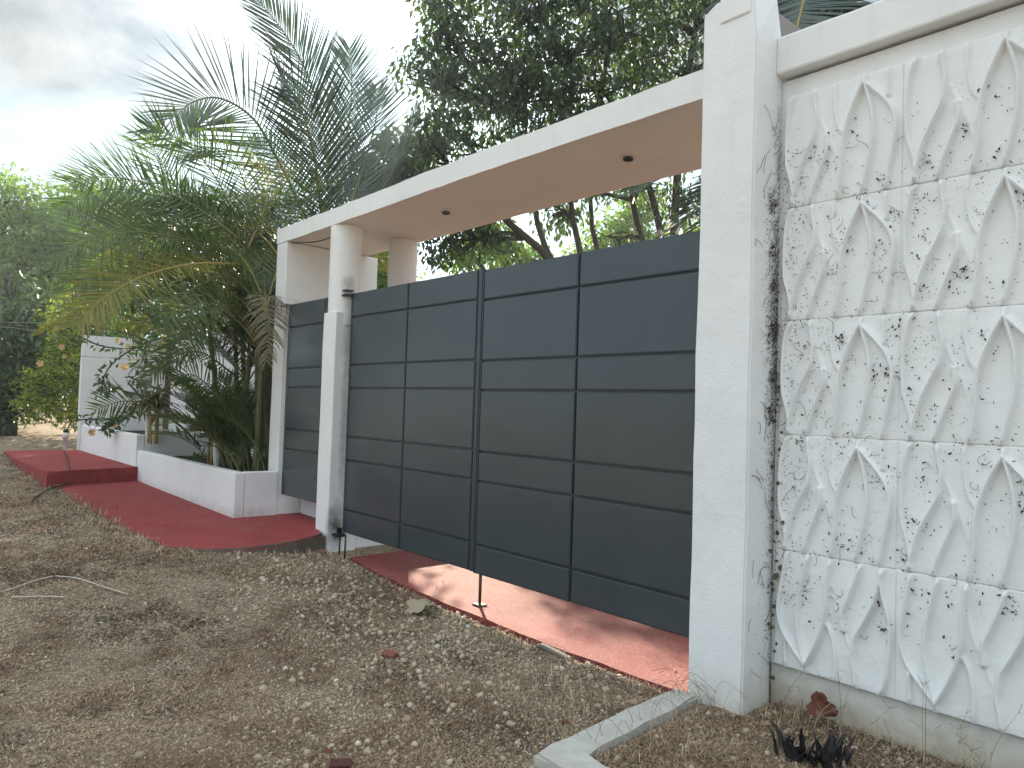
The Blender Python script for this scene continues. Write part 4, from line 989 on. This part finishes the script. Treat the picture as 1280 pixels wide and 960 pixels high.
# extra small leafy plants on the planter soil
V, F = cluster_leaves(np.array([[rng.uniform(-10.0, -7.3), rng.uniform(2.95, 3.9), -0.78] for _ in range(60)]), 6, 0.09, 0.06, -0.3, 5)
tag(link('seedlings', np_mesh('seedlings', V, F), MAT['leaf_dark']), 'tiny seedlings sprouting on the planter soil', 'seedlings', kind='stuff')

# pipe stub and cable at the step, wires at the far left
pt = thing('water_pipe', (-13.72, 2.56, -0.93), 'short white plastic pipe standing beside the upper red step', 'pipe')
lathe('body', [(0.035, -0.95), (0.035, -0.74), (0.045, -0.74), (0.045, -0.66), (0.03, -0.64), (0.0, -0.64)], -13.55, 2.50, MAT['pvc'], pt, 12)
lathe('cap', [(0.03, -0.638), (0.04, -0.63), (0.04, -0.59), (0.0, -0.58)], -13.55, 2.50, MAT['black_metal'], pt, 10)
tag(tube('cable', catmull([(-13.5, 2.47, -0.90), (-12.4, 2.30, -0.915), (-10.9, 2.05, -0.914), (-10.15, 1.93, -0.91), (-10.05, 1.90, -0.99), (-9.98, 1.86, -1.085), (-9.6, 1.66, -1.08), (-8.9, 1.40, -1.09), (-8.3, 1.25, -1.13)], 50), 0.008, MAT['cable']), 'dark cable trailing over the red step into the gravel', 'cable')
for i, (a0_, b0_) in enumerate((((15, 403), (135, 404)), ((20, 410), (75, 422)))):
    tag(tube('fence_wire', catmull([at(a0_[0]-60, a0_[1]-2, 16), at(a0_[0], a0_[1], 15), at(b0_[0], b0_[1], 13.2)], 8), 0.003, MAT['wire'], None, 4), ('upper' if i == 0 else 'lower')+' pale wire strung through the leaves at the far left', 'wire', 'wires at the far left')

# ------------------------------------------------------------------ ground cover
def ico(sub=1):
    bm = bmesh.new(); bmesh.ops.create_icosphere(bm, subdivisions=sub, radius=1); V = np.array([v.co[:] for v in bm.verts]); F = np.array([[v.index for v in f.verts] for f in bm.faces]); bm.free(); return V, F
IV, IF = ico(1)
OV = np.array([[1,0,0],[-1,0,0],[0,1,0],[0,-1,0],[0,0,1],[0,0,-1]], float); OF = np.array([[0,2,4],[2,1,4],[1,3,4],[3,0,4],[2,0,5],[1,2,5],[3,1,5],[0,3,5]])
def blocked(x, y):
    """where slabs, walls and the curb stand"""
    lowp = (y > 1.80+0.0*x) & (x < -5.75) & (x > -13.7)
    corner = (x > -6.15) & (x < -5.6) & (y < 2.38) & (((x+6.15)/.52)**2+((y-2.38)/.58)**2 > 1.0)
    lowp = (lowp | ((x < -5.66) & (x > -6.2) & (y > 1.8))) & ~corner
    drv_ = (y > 3.20-0.0*x) & (x >= -5.9)
    edge = (x >= -5.9) & (x < -2.1) & (y > np.interp(x, [-5.9, -5.3, -4.4, -3.2, -2.1], [3.36, 3.25, 3.17, 3.11, 3.13])-0.02)
    curb = ((x > -2.15) & (x < -1.96) & (y > 2.03)) | ((x >= -1.96) & (y > 1.98) & (y < 2.2))
    return (lowp & (y < 50)) | edge | (y > 3.42) | curb | ((x > -2.12) & (x < -1.78) & (y > 3.08))
def sample_ground(n, rmax=13.5, fall=1.2, gen=None, ymin=0.1):
    g_ = gen or rng; X = []; Y = []
    k = 0
    while k < n:
        m_ = n*2; r = rmax*g_.random(m_)**(1/ (2-fall)); th = g_.uniform(R(88), R(181), m_)
        x, y = r*np.cos(th), r*np.sin(th); ok = (r > 1.6) & (y > ymin) & ~blocked(x, y) & (x < 0.2)
        X.append(x[ok]); Y.append(y[ok]); k += ok.sum()
    return np.concatenate(X)[:n], np.concatenate(Y)[:n]
def stones(name, n, s0, s1, patch, label, seed, sink=0.35, tmpl=None):
    BVt, BFt = tmpl or (IV, IF)
    g_ = np.random.default_rng(seed); x, y = sample_ground(n*2, gen=g_)
    pr_ = patch(x, y); ok = g_.random(len(x)) < pr_; x, y = x[ok][:n], y[ok][:n]; n = len(x)
    S = (s0+(s1-s0)*g_.random(n)**2.2)[:, None]*g_.uniform(0.6, 1.15, (n, 3)); S[:, 2] *= 0.75
    P = np.stack([x, y, gz(x, y)+S[:, 2]*sink], 1)
    # six irregular templates
    Vs = []; Fs = []; off = 0
    for k in range(6):
        sel = np.arange(n) % 6 == k; tv = BVt*(1+g_.uniform(-.25, .25, (len(BVt), 1)))+g_.normal(0, .10, BVt.shape)
        V, F = inst(tv, [BFt], rand_rot(sel.sum(), 0.5), P[sel], S[sel]); Vs.append(V); Fs.append(F[0]+off); off += len(V)
    return tag(link(name, np_mesh(name, np.concatenate(Vs), np.concatenate(Fs)), MAT['stone']), label, 'gravel', kind='stuff')
def dens_big(x, y):
    a_ = np.exp(-(((x+4.6)/1.5)**2+((y-2.65)/0.55)**2))*1.3
    b_ = 0.10*sstep(0.45, 0.75, vnoise(x*1.7+3, y*1.7))+0.10*((x > -1.95) & (y > 2.2))
    return np.clip(a_+b_, 0, 1)
def dens_small(x, y):
    n_ = vnoise(x*1.3+11, y*1.3+5)*0.6+vnoise(x*4+1, y*4+9)*0.4
    return np.clip(0.22+1.3*sstep(0.38, 0.62, n_), 0, 1)*np.where(x < -8.5, .35, 1)*np.where((x > -1.95) & (y > 2.2), 1.1, 1)
stones('gravel', 80000, 0.0040, 0.013, dens_small, 'fine pale gravel scattered over the dry ground', 1, tmpl=(OV, OF))
stones('coarse_gravel', 11000, 0.009, 0.024, dens_big, 'heap of coarser grey gravel in front of the left gate leaf', 2)
# dry grass: thin bent blades
def grass(name, n, l0, l1, dens, label, seed, tilt=(0.9, 1.5), wdt=0.0016, mat='grass_dry', clump=14, rad=0.05, cat='grass'):
    g_ = np.random.default_rng(seed); cx, cy = sample_ground(n//clump*2, gen=g_); ok = g_.random(len(cx)) < dens(cx, cy); cx, cy = cx[ok][:n//clump], cy[ok][:n//clump]
    x = np.repeat(cx, clump)+g_.normal(0, rad, len(cx)*clump); y = np.repeat(cy, clump)+g_.normal(0, rad, len(cx)*clump)
    ok = ~blocked(x, y); x, y = x[ok], y[ok]; n = len(x); az = g_.uniform(0, 2*PI, n); th = g_.uniform(*tilt, n); Ln = g_.uniform(l0, l1, n)
    d = np.stack([np.cos(az)*np.sin(th), np.sin(az)*np.sin(th), np.cos(th)], 1); s = np.stack([-np.sin(az), np.cos(az), np.zeros(n)], 1)
    b_ = np.stack([x, y, gz(x, y)+g_.uniform(0, .008, n)], 1); m_ = b_+d*(Ln*.55)[:, None]; d2 = d.copy(); d2[:, 2] -= g_.uniform(.1, .6, n); e = m_+d2*(Ln*.45)[:, None]
    gzz = gz(e[:, 0], e[:, 1])+0.003; e[:, 2] = np.maximum(e[:, 2], gzz)
    r_h = np.hypot(x, y); w_ = (wdt*g_.uniform(.6, 1.3, n)*np.clip(r_h/4, 0.8, 2.2))[:, None]
    V = np.stack([b_-s*w_, b_+s*w_, m_+s*w_*.8, m_-s*w_*.8, e], 1).reshape(-1, 3); k = (np.arange(n)*5)[:, None]
    return tag(link(name, np_mesh(name, V, [k+np.array([[0, 1, 2, 3]]), k+np.array([[3, 2, 4]])]), MAT[mat]), label, cat, kind='stuff')
def dens_grass(x, y):
    n_ = vnoise(x*1.1+31, y*1.1+15)*0.55+vnoise(x*3.3+21, y*3.3+29)*0.45
    v_ = 0.10+1.1*sstep(0.40, 0.64, n_)
    v_ = v_+np.where(x < -7.5, .35, 0)+np.where((x > -1.95) & (y > 2.2), .25, 0)
    return np.clip(v_*(1-0.7*np.exp(-(((x+4.4)/1.3)**2+((y-2.6)/0.4)**2))), 0, 1)
grass('dry_grass', 120000, 0.012, 0.045, dens_grass, 'matted dry brown grass lying over the ground', 5)
def dens_edge(x, y):
    e1 = np.exp(-((y-1.72)/0.10)**2)*(x < -5.8); e2 = np.exp(-((y-np.interp(x, [-5.9, -5.3, -4.4, -3.2, -2.1], [3.33, 3.2, 3.1, 3.04, 3.06]))/0.09)**2)*(x > -5.9)*(x < -2)
    e3 = np.exp(-((y-3.28)/.14)**2)*(x > -1.8); e7 = np.exp(-((np.hypot((x+6.15)/.52, (y-2.38)/.58)-1.12)/.14)**2)*(x > -6.4)*(y < 2.6)+np.exp(-((x+5.60)/.09)**2)*(y > 2.2)*(y < 3.1); e4 = np.exp(-((x+1.88)/.09)**2)*(y > 2.1); e5 = np.exp(-(((x+5.9)/.35)**2+((y-2.9)/.3)**2)); e6 = np.exp(-(((x+2.35)/.5)**2+((y-2.55)/.4)**2))*.6
    return np.clip(e1*.8+e7+e2*.55+e3+e4+e5+e6, 0, 1)
grass('edge_grass', 34000, 0.03, 0.10, dens_edge, 'taller dry grass tufts along the slab edges, curb and wall foot', 6, (0.35, 1.25), clump=20)
def dens_patch(x, y):
    return np.clip(sstep(0.50, 0.64, vnoise(x*1.5+61, y*1.5+22)*.55+vnoise(x*4.5+8, y*4.5+70)*.45)+np.where(x < -6.5, .12, .03)+np.where((x > -1.95) & (y > 2.2), .5, 0), 0, 1)
grass('dry_weed_mats', 110000, 0.012, 0.050, dens_patch, 'patches of matted brown dead weeds on the gravel', 8, (0.7, 1.55), 0.0014, 'weed_brown', 26, .045)
grass('dark_ground_litter', 60000, 0.008, 0.034, lambda x, y: sstep(0.56, 0.66, vnoise(x*1.9+41, y*1.9+2)*.6+vnoise(x*5, y*5+50)*.4)+dens_edge(x, y)*.7, 'dark crumbled plant litter in patches on the gravel', 7, (1.1, 1.6), 0.0024, 'vine_dry', 30, .045, 'litter')
# fallen leaves
FV = np.array([[0, -.5, 0], [.22, -.15, .05], [.2, .2, .09], [0, .5, .02], [-.2, .2, .10], [-.22, -.15, .06], [0, 0, -.02]], float)
FF = [np.array([[0, 1, 6], [1, 2, 6], [2, 3, 6], [3, 4, 6], [4, 5, 6], [5, 0, 6]])]
g_ = np.random.default_rng(9); x, y = sample_ground(420, gen=g_); S = g_.uniform(.02, .055, len(x))
V, F = inst(FV, FF, rand_rot(len(x), .35), np.stack([x, y, gz(x, y)+.012], 1), np.stack([S]*3, 1))
tag(link('fallen_leaves', np_mesh('fallen_leaves', V, F), MAT['litter']), 'small brown fallen leaves scattered on the gravel', 'leaves', kind='stuff')
x = g_.uniform(-13, -6, 46); y = g_.uniform(1.9, 2.65, 46); z = np.where(x < -10.2, -0.917, -1.10-0.065*np.clip((x+10.3)/4.3, 0, 1)+.008); S = g_.uniform(.015, .05, 46)
V, F = inst(FV, FF, rand_rot(46, .2), np.stack([x, y, z], 1), np.stack([S]*3, 1))
x = g_.uniform(-5.2, -2.3, 40); y = g_.uniform(3.25, 4.2, 40); S = g_.uniform(.012, .04, 40)
V2, F2 = inst(FV, FF, rand_rot(40, .2), np.stack([x, y, np.full(40, -1.392)], 1), np.stack([S]*3, 1))
tag(link('fallen_leaves', np_mesh('fallen_leaves', np.concatenate([V, V2]), np.concatenate([F[0], F2[0]+len(V)])), MAT['litter']), 'small dry leaves blown onto the red slabs', 'leaves', kind='stuff')

# big pale leaf: lobed, curled
def lobed_leaf(name, p, s, mat, label, rot, lobes=5, seed=1, cat='leaf', curl=.25):
    g = random.Random(seed); bm = bmesh.new(); n = 40; c = bm.verts.new((0, 0, 0)); ring = []
    for k in range(n):
        a_ = 2*PI*k/n; r = s*(0.62+0.38*abs(math.cos(a_*lobes/2)))*g.uniform(.92, 1.05); mid = bm.verts.new((r*.5*math.cos(a_), r*.5*math.sin(a_), curl*s*.25+g.uniform(-.02, .03)*s))
        ring.append((mid, bm.verts.new((r*math.cos(a_), r*.8*math.sin(a_), curl*s*(0.5+.6*math.sin(a_*2+seed))+g.uniform(-.03, .03)*s))))
    for k in range(n):
        a_, b_ = ring[k], ring[(k+1) % n]; bm.faces.new((c, a_[0], b_[0])); bm.faces.new((a_[0], a_[1], b_[1], b_[0]))
    me = bm_mesh(bm, name, True); o = link(name, me, mat); o.location = p; o.rotation_euler = rot
    md = o.modifiers.new('thickness', 'SOLIDIFY'); md.thickness = 0.002
    return tag(o, label, cat)
lobed_leaf('dry_leaf', (-4.05, 2.86, float(gz(-4.05, 2.86))+.045), .115, MAT['big_dry_leaf'], 'big pale lobed dry leaf lying on the coarse gravel before the gate', (.35, -.2, .6), 5, 3)
lobed_leaf('dry_leaf', (-1.50, 3.25, float(gz(-1.50, 3.25))+.10), .07, MAT['rustleaf'], 'rust brown curled dry leaf standing against the foot of the relief wall', (1.2, .2, .2), 3, 5, curl=.4)
lobed_leaf('dry_leaf', (-5.95, 2.93, float(gz(-5.95, 2.93))+.05), .05, MAT['rustleaf'], 'small reddish curled leaf beside the path corner below the column', (.6, .3, .2), 3, 6, curl=.5)
def rock(name, p, s, mat, label, cat, rot=0, seed=1):
    bm = bmesh.new(); bmesh.ops.create_cube(bm, size=1); bmesh.ops.subdivide_edges(bm, edges=bm.edges[:], cuts=2, use_grid_fill=True)
    for v in bm.verts: v.co += mnoise.noise_vector(v.co*2.2+Vector((seed, 0, 0)))*0.16; v.co = Vector((v.co.x*s[0], v.co.y*s[1], v.co.z*s[2]))
    bmesh.ops.bevel(bm, geom=[e for e in bm.edges if e.calc_face_angle(0) > .8], offset=min(s)*.08, segments=1, affect='EDGES')
    o = link(name, bm_mesh(bm, name), mat); o.location = p; o.rotation_euler = (.1, .05, rot); return tag(o, label, cat)
rock('brick_fragment', (-3.52, 2.29, float(gz(-3.52, 2.29))+.012), (.085, .05, .035), MAT['brick'], 'flat red brick fragment in the gravel in front of the gate', 'brick', .4, 3)
rock('wood_block', (-2.55, 1.455, float(gz(-2.55, 1.455))+.01), (.085, .05, .045), MAT['redwood'], 'dark red wood block at the bottom edge of the picture', 'wood', 1.0, 5)
rock('brick_fragment', (-5.75, 3.02, float(gz(-5.75, 3.02))+.015), (.09, .05, .03), MAT['brick'], 'broken brick piece at the foot of the gate post rods', 'brick', .1, 8)
rock('stone_slab', (-2.98, 3.06, float(gz(-2.98, 3.06))+.008), (.26, .045, .03), MAT['slab_edge'], 'flat grey stone along the edge of the red driveway', 'stone', -.05, 9)
# bleached stalks at the lower left
for l, lab in (([(-5.53, .60), (-5.57, .75), (-5.66, .90), (-5.68, 1.02)], 'bleached stalk on the dry grass, left and upper of three'), ([(-5.68, 1.03), (-5.58, 1.14), (-5.36, 1.22), (-5.13, 1.34)], 'bleached stalk on the dry grass running to the right of three'), ([(-5.40, .75), (-5.33, .88), (-5.24, 1.02)], 'short bleached stalk on the dry grass, lowest of three')):
    tag(tube('palm_stalk', catmull([(x, y, float(gz(x, y))+.02) for x, y in l], 14), 0.0042, MAT['straw']), lab, 'stalk', 'bleached stalks on the ground')
# charred agave stump in the bed
ag = thing('agave_stump', (-1.40, 3.0, -1.42), 'charred black stump of an agave in the planting bed below the relief wall', 'plant stump')
g2 = random.Random(8); gz_ = float(gz(-1.4, 3.0))
for k in range(26):
    az = g2.uniform(0, 2*PI); el = g2.uniform(1.25, 1.56); L_ = g2.uniform(.12, .22); W2 = g2.uniform(.012, .026); rr_ = g2.uniform(.02, .085)
    ox = -.075 if k % 2 else .07; p = np.array([-1.40+ox+rr_*.8*math.cos(az), 2.96+ox*.3+rr_*.8*math.sin(az), gz_-.03]); d = np.array([math.cos(az)*math.cos(el), math.sin(az)*math.cos(el), math.sin(el)]); s = np.array([-math.sin(az), math.cos(az), 0]); nrm_ = np.cross(s, d); V = []; pts = 8; cu = g2.uniform(.01, .06)
    for q_ in range(pts):
        t = q_/(pts-1); c = p+d*L_*t+np.array([math.cos(az)*cu*.5, math.sin(az)*cu*.5, -cu])*t**2.4+s*.014*math.sin(t*4+k); ww = W2*(1-.7*t**1.5)*(1+g2.uniform(-.28, .28)); th = .0035*(1-t)+.0012
        V += [c-s*ww, c-nrm_*th*1.6, c+s*ww, c+nrm_*th]
    F = [(4*q_+j, 4*q_+(j+1) % 4, 4*q_+4+(j+1) % 4, 4*q_+4+j) for q_ in range(pts-1) for j in range(4)]
    link('leaf', np_mesh('leaf', np.array(V), np.array(F+[(0, 1, 2, 3), (28, 29, 30, 31)])), MAT['blackleaf'], ag)

# ------------------------------------------------------------------ dead vine remains on wall and pillar side
BV = np.array([[-.5, 0, 0], [0, -.22, .12], [.5, 0, .02], [0, .26, .10]], float); BF = [np.array([[0, 1, 2], [0, 2, 3]])]
def wall_bits(n, xs_, zs_, sz, seed, plane='wall'):
    g_ = np.random.default_rng(seed); u = xs_(g_, n); z = zs_(g_, n); n = len(u)
    rot = g_.uniform(0, 2*PI, n); S = sz*g_.uniform(.35, 1.4, n)
    if plane == 'wall':
        x_ = np.stack([np.cos(rot), g_.normal(0, .15, n), np.sin(rot)], 1); nn = np.stack([np.zeros(n), -np.ones(n), np.zeros(n)], 1); P = np.stack([u, np.full(n, 3.326)-g_.uniform(0, .005, n), z], 1)
    else:
        x_ = np.stack([g_.normal(0, .15, n), np.cos(rot), np.sin(rot)], 1); nn = np.stack([np.ones(n), np.zeros(n), np.zeros(n)], 1); P = np.stack([np.full(n, -1.797)+g_.uniform(.001, .006, n), u, z], 1)
    x_ /= np.linalg.norm(x_, axis=1)[:, None]; y_ = np.cross(nn, x_); y_ /= np.linalg.norm(y_, axis=1)[:, None]; zz_ = np.cross(x_, y_)
    return inst(BV, BF, np.stack([x_, y_, zz_], 2), P, np.stack([S, S*g_.uniform(.4, 1.2, n), S], 1))
A = Acc()
def accs(VF): A.add(VF[0], None, VF[1][0])
# sprinkled bits on the panels, gathered in groups
def grp(x0, x1, sp):
    def f(g_, n):
        c = g_.uniform(x0, x1, n//5); return np.repeat(c, 5)+g_.normal(0, sp, n//5*5)
    return f
def zz_grp(z0, z1, sp, lowbias=False):
    def f(g_, n):
        c = g_.uniform(z0, z1, n//5) if not lowbias else z0+(z1-z0)*g_.beta(2.2, 2.0, n//5); return np.repeat(c, 5)+g_.normal(0, sp, n//5*5)
    return f
accs(wall_bits(2700, grp(-1.76, -0.2, .018), zz_grp(-1.1, 1.5, .02, True), .0085, 1))
accs(wall_bits(900, lambda g_, n: -1.79+np.abs(g_.normal(0, .10, n)), lambda g_, n: g_.uniform(-.9, 1.3, n), .010, 2))
for k_ in range(26):
    cx_, cz_ = (-1.76+abs(rng.normal(0, .55)), rng.uniform(-.95, 1.35)); cx_ = min(cx_, .2)
    accs(wall_bits(14, lambda g_, n, cx_=cx_: cx_+g_.normal(0, .016, n), lambda g_, n, cz_=cz_: cz_+g_.normal(0, .022, n), .015, 300+k_))
accs(wall_bits(600, grp(-1.76, -0.2, .03), zz_grp(-.9, 1.35, .03), .016, 3))
accs(wall_bits(1700, lambda g_, n: 3.335-np.abs(g_.normal(0, .055, n)), lambda g_, n: np.where(g_.random(n) < .75, g_.normal(.45, .36, n), g_.uniform(-1.2, 1.5, n)), .012, 4, 'side'))
for cx, cz, k in ((3.27, 1.03, 90), (3.30, .62, 80), (3.31, .42, 110), (3.30, .20, 70), (3.29, .02, 70), (3.28, .80, 50)):
    accs(wall_bits(k, lambda g_, n, cx=cx: np.minimum(cx+g_.normal(0, .022, n), 3.338), lambda g_, n, cz=cz: cz+g_.normal(0, .03, n), .016, int(cz*100)+200, 'side'))
link_bits = A.mesh('vine_bits')
tag(link('dried_vine_bits', link_bits, MAT['vine_dry']), 'crumbs of a dead climbing vine stuck to the relief wall and pillar side', 'vine remains', kind='stuff')
# tendrils
A = Acc(); gg = np.random.default_rng(31)
for k in range(60):
    x0 = -1.78+abs(gg.normal(0, .45)) if k % 3 else gg.uniform(-1.78, -.3); z0 = gg.uniform(-.95, 1.3); x0 = min(x0, .4); pts = []; a_ = gg.uniform(0, 2*PI); cv = gg.normal(0, 1.3); st = gg.uniform(.006, .016)
    for q_ in range(7): pts.append((x0, 3.324, z0)); x0 += math.cos(a_)*st; z0 += math.sin(a_)*st; a_ += cv*.25+gg.normal(0, .25)
    A.tube(np.array(pts), .0011, 3)
for k in range(38):
    y0 = 3.335-abs(gg.normal(0, .09)); z0 = gg.uniform(-1.2, 1.4); pts = []; a_ = gg.normal(PI/2, .6); cv = gg.normal(0, .8); st = gg.uniform(.01, .03)
    for q_ in range(7): pts.append((-1.794, min(3.338, max(3.12, y0)), z0)); y0 += math.cos(a_)*st; z0 += math.sin(a_)*st; a_ += cv*.2+gg.normal(0, .2)
    A.tube(np.array(pts), .0012, 3)
A.tube(catmull([(-1.79, 3.33, -1.35), (-1.785, 3.325, -.9), (-1.79, 3.33, -.4), (-1.786, 3.325, .1), (-1.79, 3.33, .6)], 30), .0012, 4)
tag(link('vine_tendrils', A.mesh('vine_tendrils'), MAT['vine_dry']), 'thin dead vine tendrils clinging to the relief wall and corner', 'vine remains', kind='stuff')
# column of surviving leaves in the corner
g_ = np.random.default_rng(17); vt = thing('climbing_vine', (-1.78, 3.33, -1.40), 'single climbing vine with small olive leaves up the corner of pillar and wall', 'vine')
tube('stem', catmull([(-1.788, 3.332, -1.38), (-1.780, 3.315, -.9), (-1.786, 3.322, -.4), (-1.78, 3.315, .15)], 24), .0016, MAT['vine_dry'], vt, 5)
z = -1.25; lm_ = None
HV = np.array([[0, -.5, 0], [.4, -.2, .1], [.45, .2, .12], [0, .5, 0], [-.45, .2, .12], [-.4, -.2, .1], [0, 0, -.02]], float)
hv = np.stack([HV[:, 0], -HV[:, 2], HV[:, 1]], 1)*0.030
lm_ = np_mesh('leaf', hv, FF); lm_.materials.append(MAT['vine_leaf'])
while z < .32:
    o = bpy.data.objects.new('leaf', lm_); C.objects.link(o); o.parent = vt; s = g_.uniform(.55, 1.35)
    o.location = (-1.772+g_.normal(0, .016)+1.78, 3.312+g_.normal(0, .010)-3.33, z+1.40); o.rotation_euler = (g_.uniform(-.5, .5), g_.uniform(0, 6.3), g_.uniform(-.2, 1.0)); o.scale = (s*g_.uniform(.5, 1.), s, s*g_.uniform(.6, 1.1)); z += g_.uniform(.018, .085)
# dry weed stalks at the wall foot
A = Acc(); gg = np.random.default_rng(44)
for k in range(46):
    x0 = gg.uniform(-1.75, .3); y0 = 3.27+gg.uniform(-.16, .05); z0 = float(gz(x0, y0)); h = gg.uniform(.08, .34); a_ = gg.normal(0, .5)
    P = catmull([(x0, y0, z0), (x0+a_*h*.3, y0, z0+h*.55), (x0+a_*h*.9, y0+.02, z0+h)], 6); A.tube(P, np.linspace(.002, .0008, 6), 3)
    for j in range(4):
        b_ = P[gg.integers(2, 6)]; A.tube([b_, b_+[gg.normal(0, .03), gg.normal(-.01, .01), gg.uniform(.0, .04)]], .0009, 3)
for k in range(60):
    x0 = gg.uniform(-2.15, -1.8); y0 = gg.uniform(2.95, 3.12) if k % 2 else gg.uniform(2.3, 3.0); z0 = float(gz(x0, y0)); a_ = gg.uniform(0, 2*PI); h = gg.uniform(.06, .26)
    A.tube(catmull([(x0, y0, z0), (x0+math.cos(a_)*h*.3, y0+math.sin(a_)*h*.2, z0+h*.7), (x0+math.cos(a_)*h*.9, y0+math.sin(a_)*h*.3, z0+h*.5)], 7), .0012, 3)
tag(link('dry_weed_stalks', A.mesh('dry_weed_stalks'), MAT['grass_dry']), 'spindly dry weed stalks at the foot of the pillar and relief wall', 'weeds', kind='stuff')
print('tris', sum(len(o.data.loop_triangles) or sum(len(p.vertices)-2 for p in o.data.polygons) for o in bpy.data.objects if o.type == 'MESH' and o.data.users == 1) if False else '')

# ------------------------------------------------------------------ thin haze, added to veil the view like lens glare
bm = box_bm(-70, 14, -12, 75, -3.0, 13.0)
hm = bpy.data.materials.new('veiling_haze'); hm.use_nodes = True; ht = hm.node_tree; ht.nodes.clear()
ho = ht.nodes.new('ShaderNodeOutputMaterial'); hv_ = ht.nodes.new('ShaderNodeVolumePrincipled'); hv_.inputs['Color'].default_value = (0.86, 0.95, 1.0, 1)
hv_.inputs['Density'].default_value = 0.0019; hv_.inputs['Anisotropy'].default_value = 0.45; ht.links.new(hv_.outputs[0], ho.inputs['Volume'])
tag(link('haze', bm_mesh(bm, 'haze'), hm), 'thin added haze standing in for lens glare and fading the far trees', 'haze', kind='stuff')
scn.cycles.volume_bounces = 0
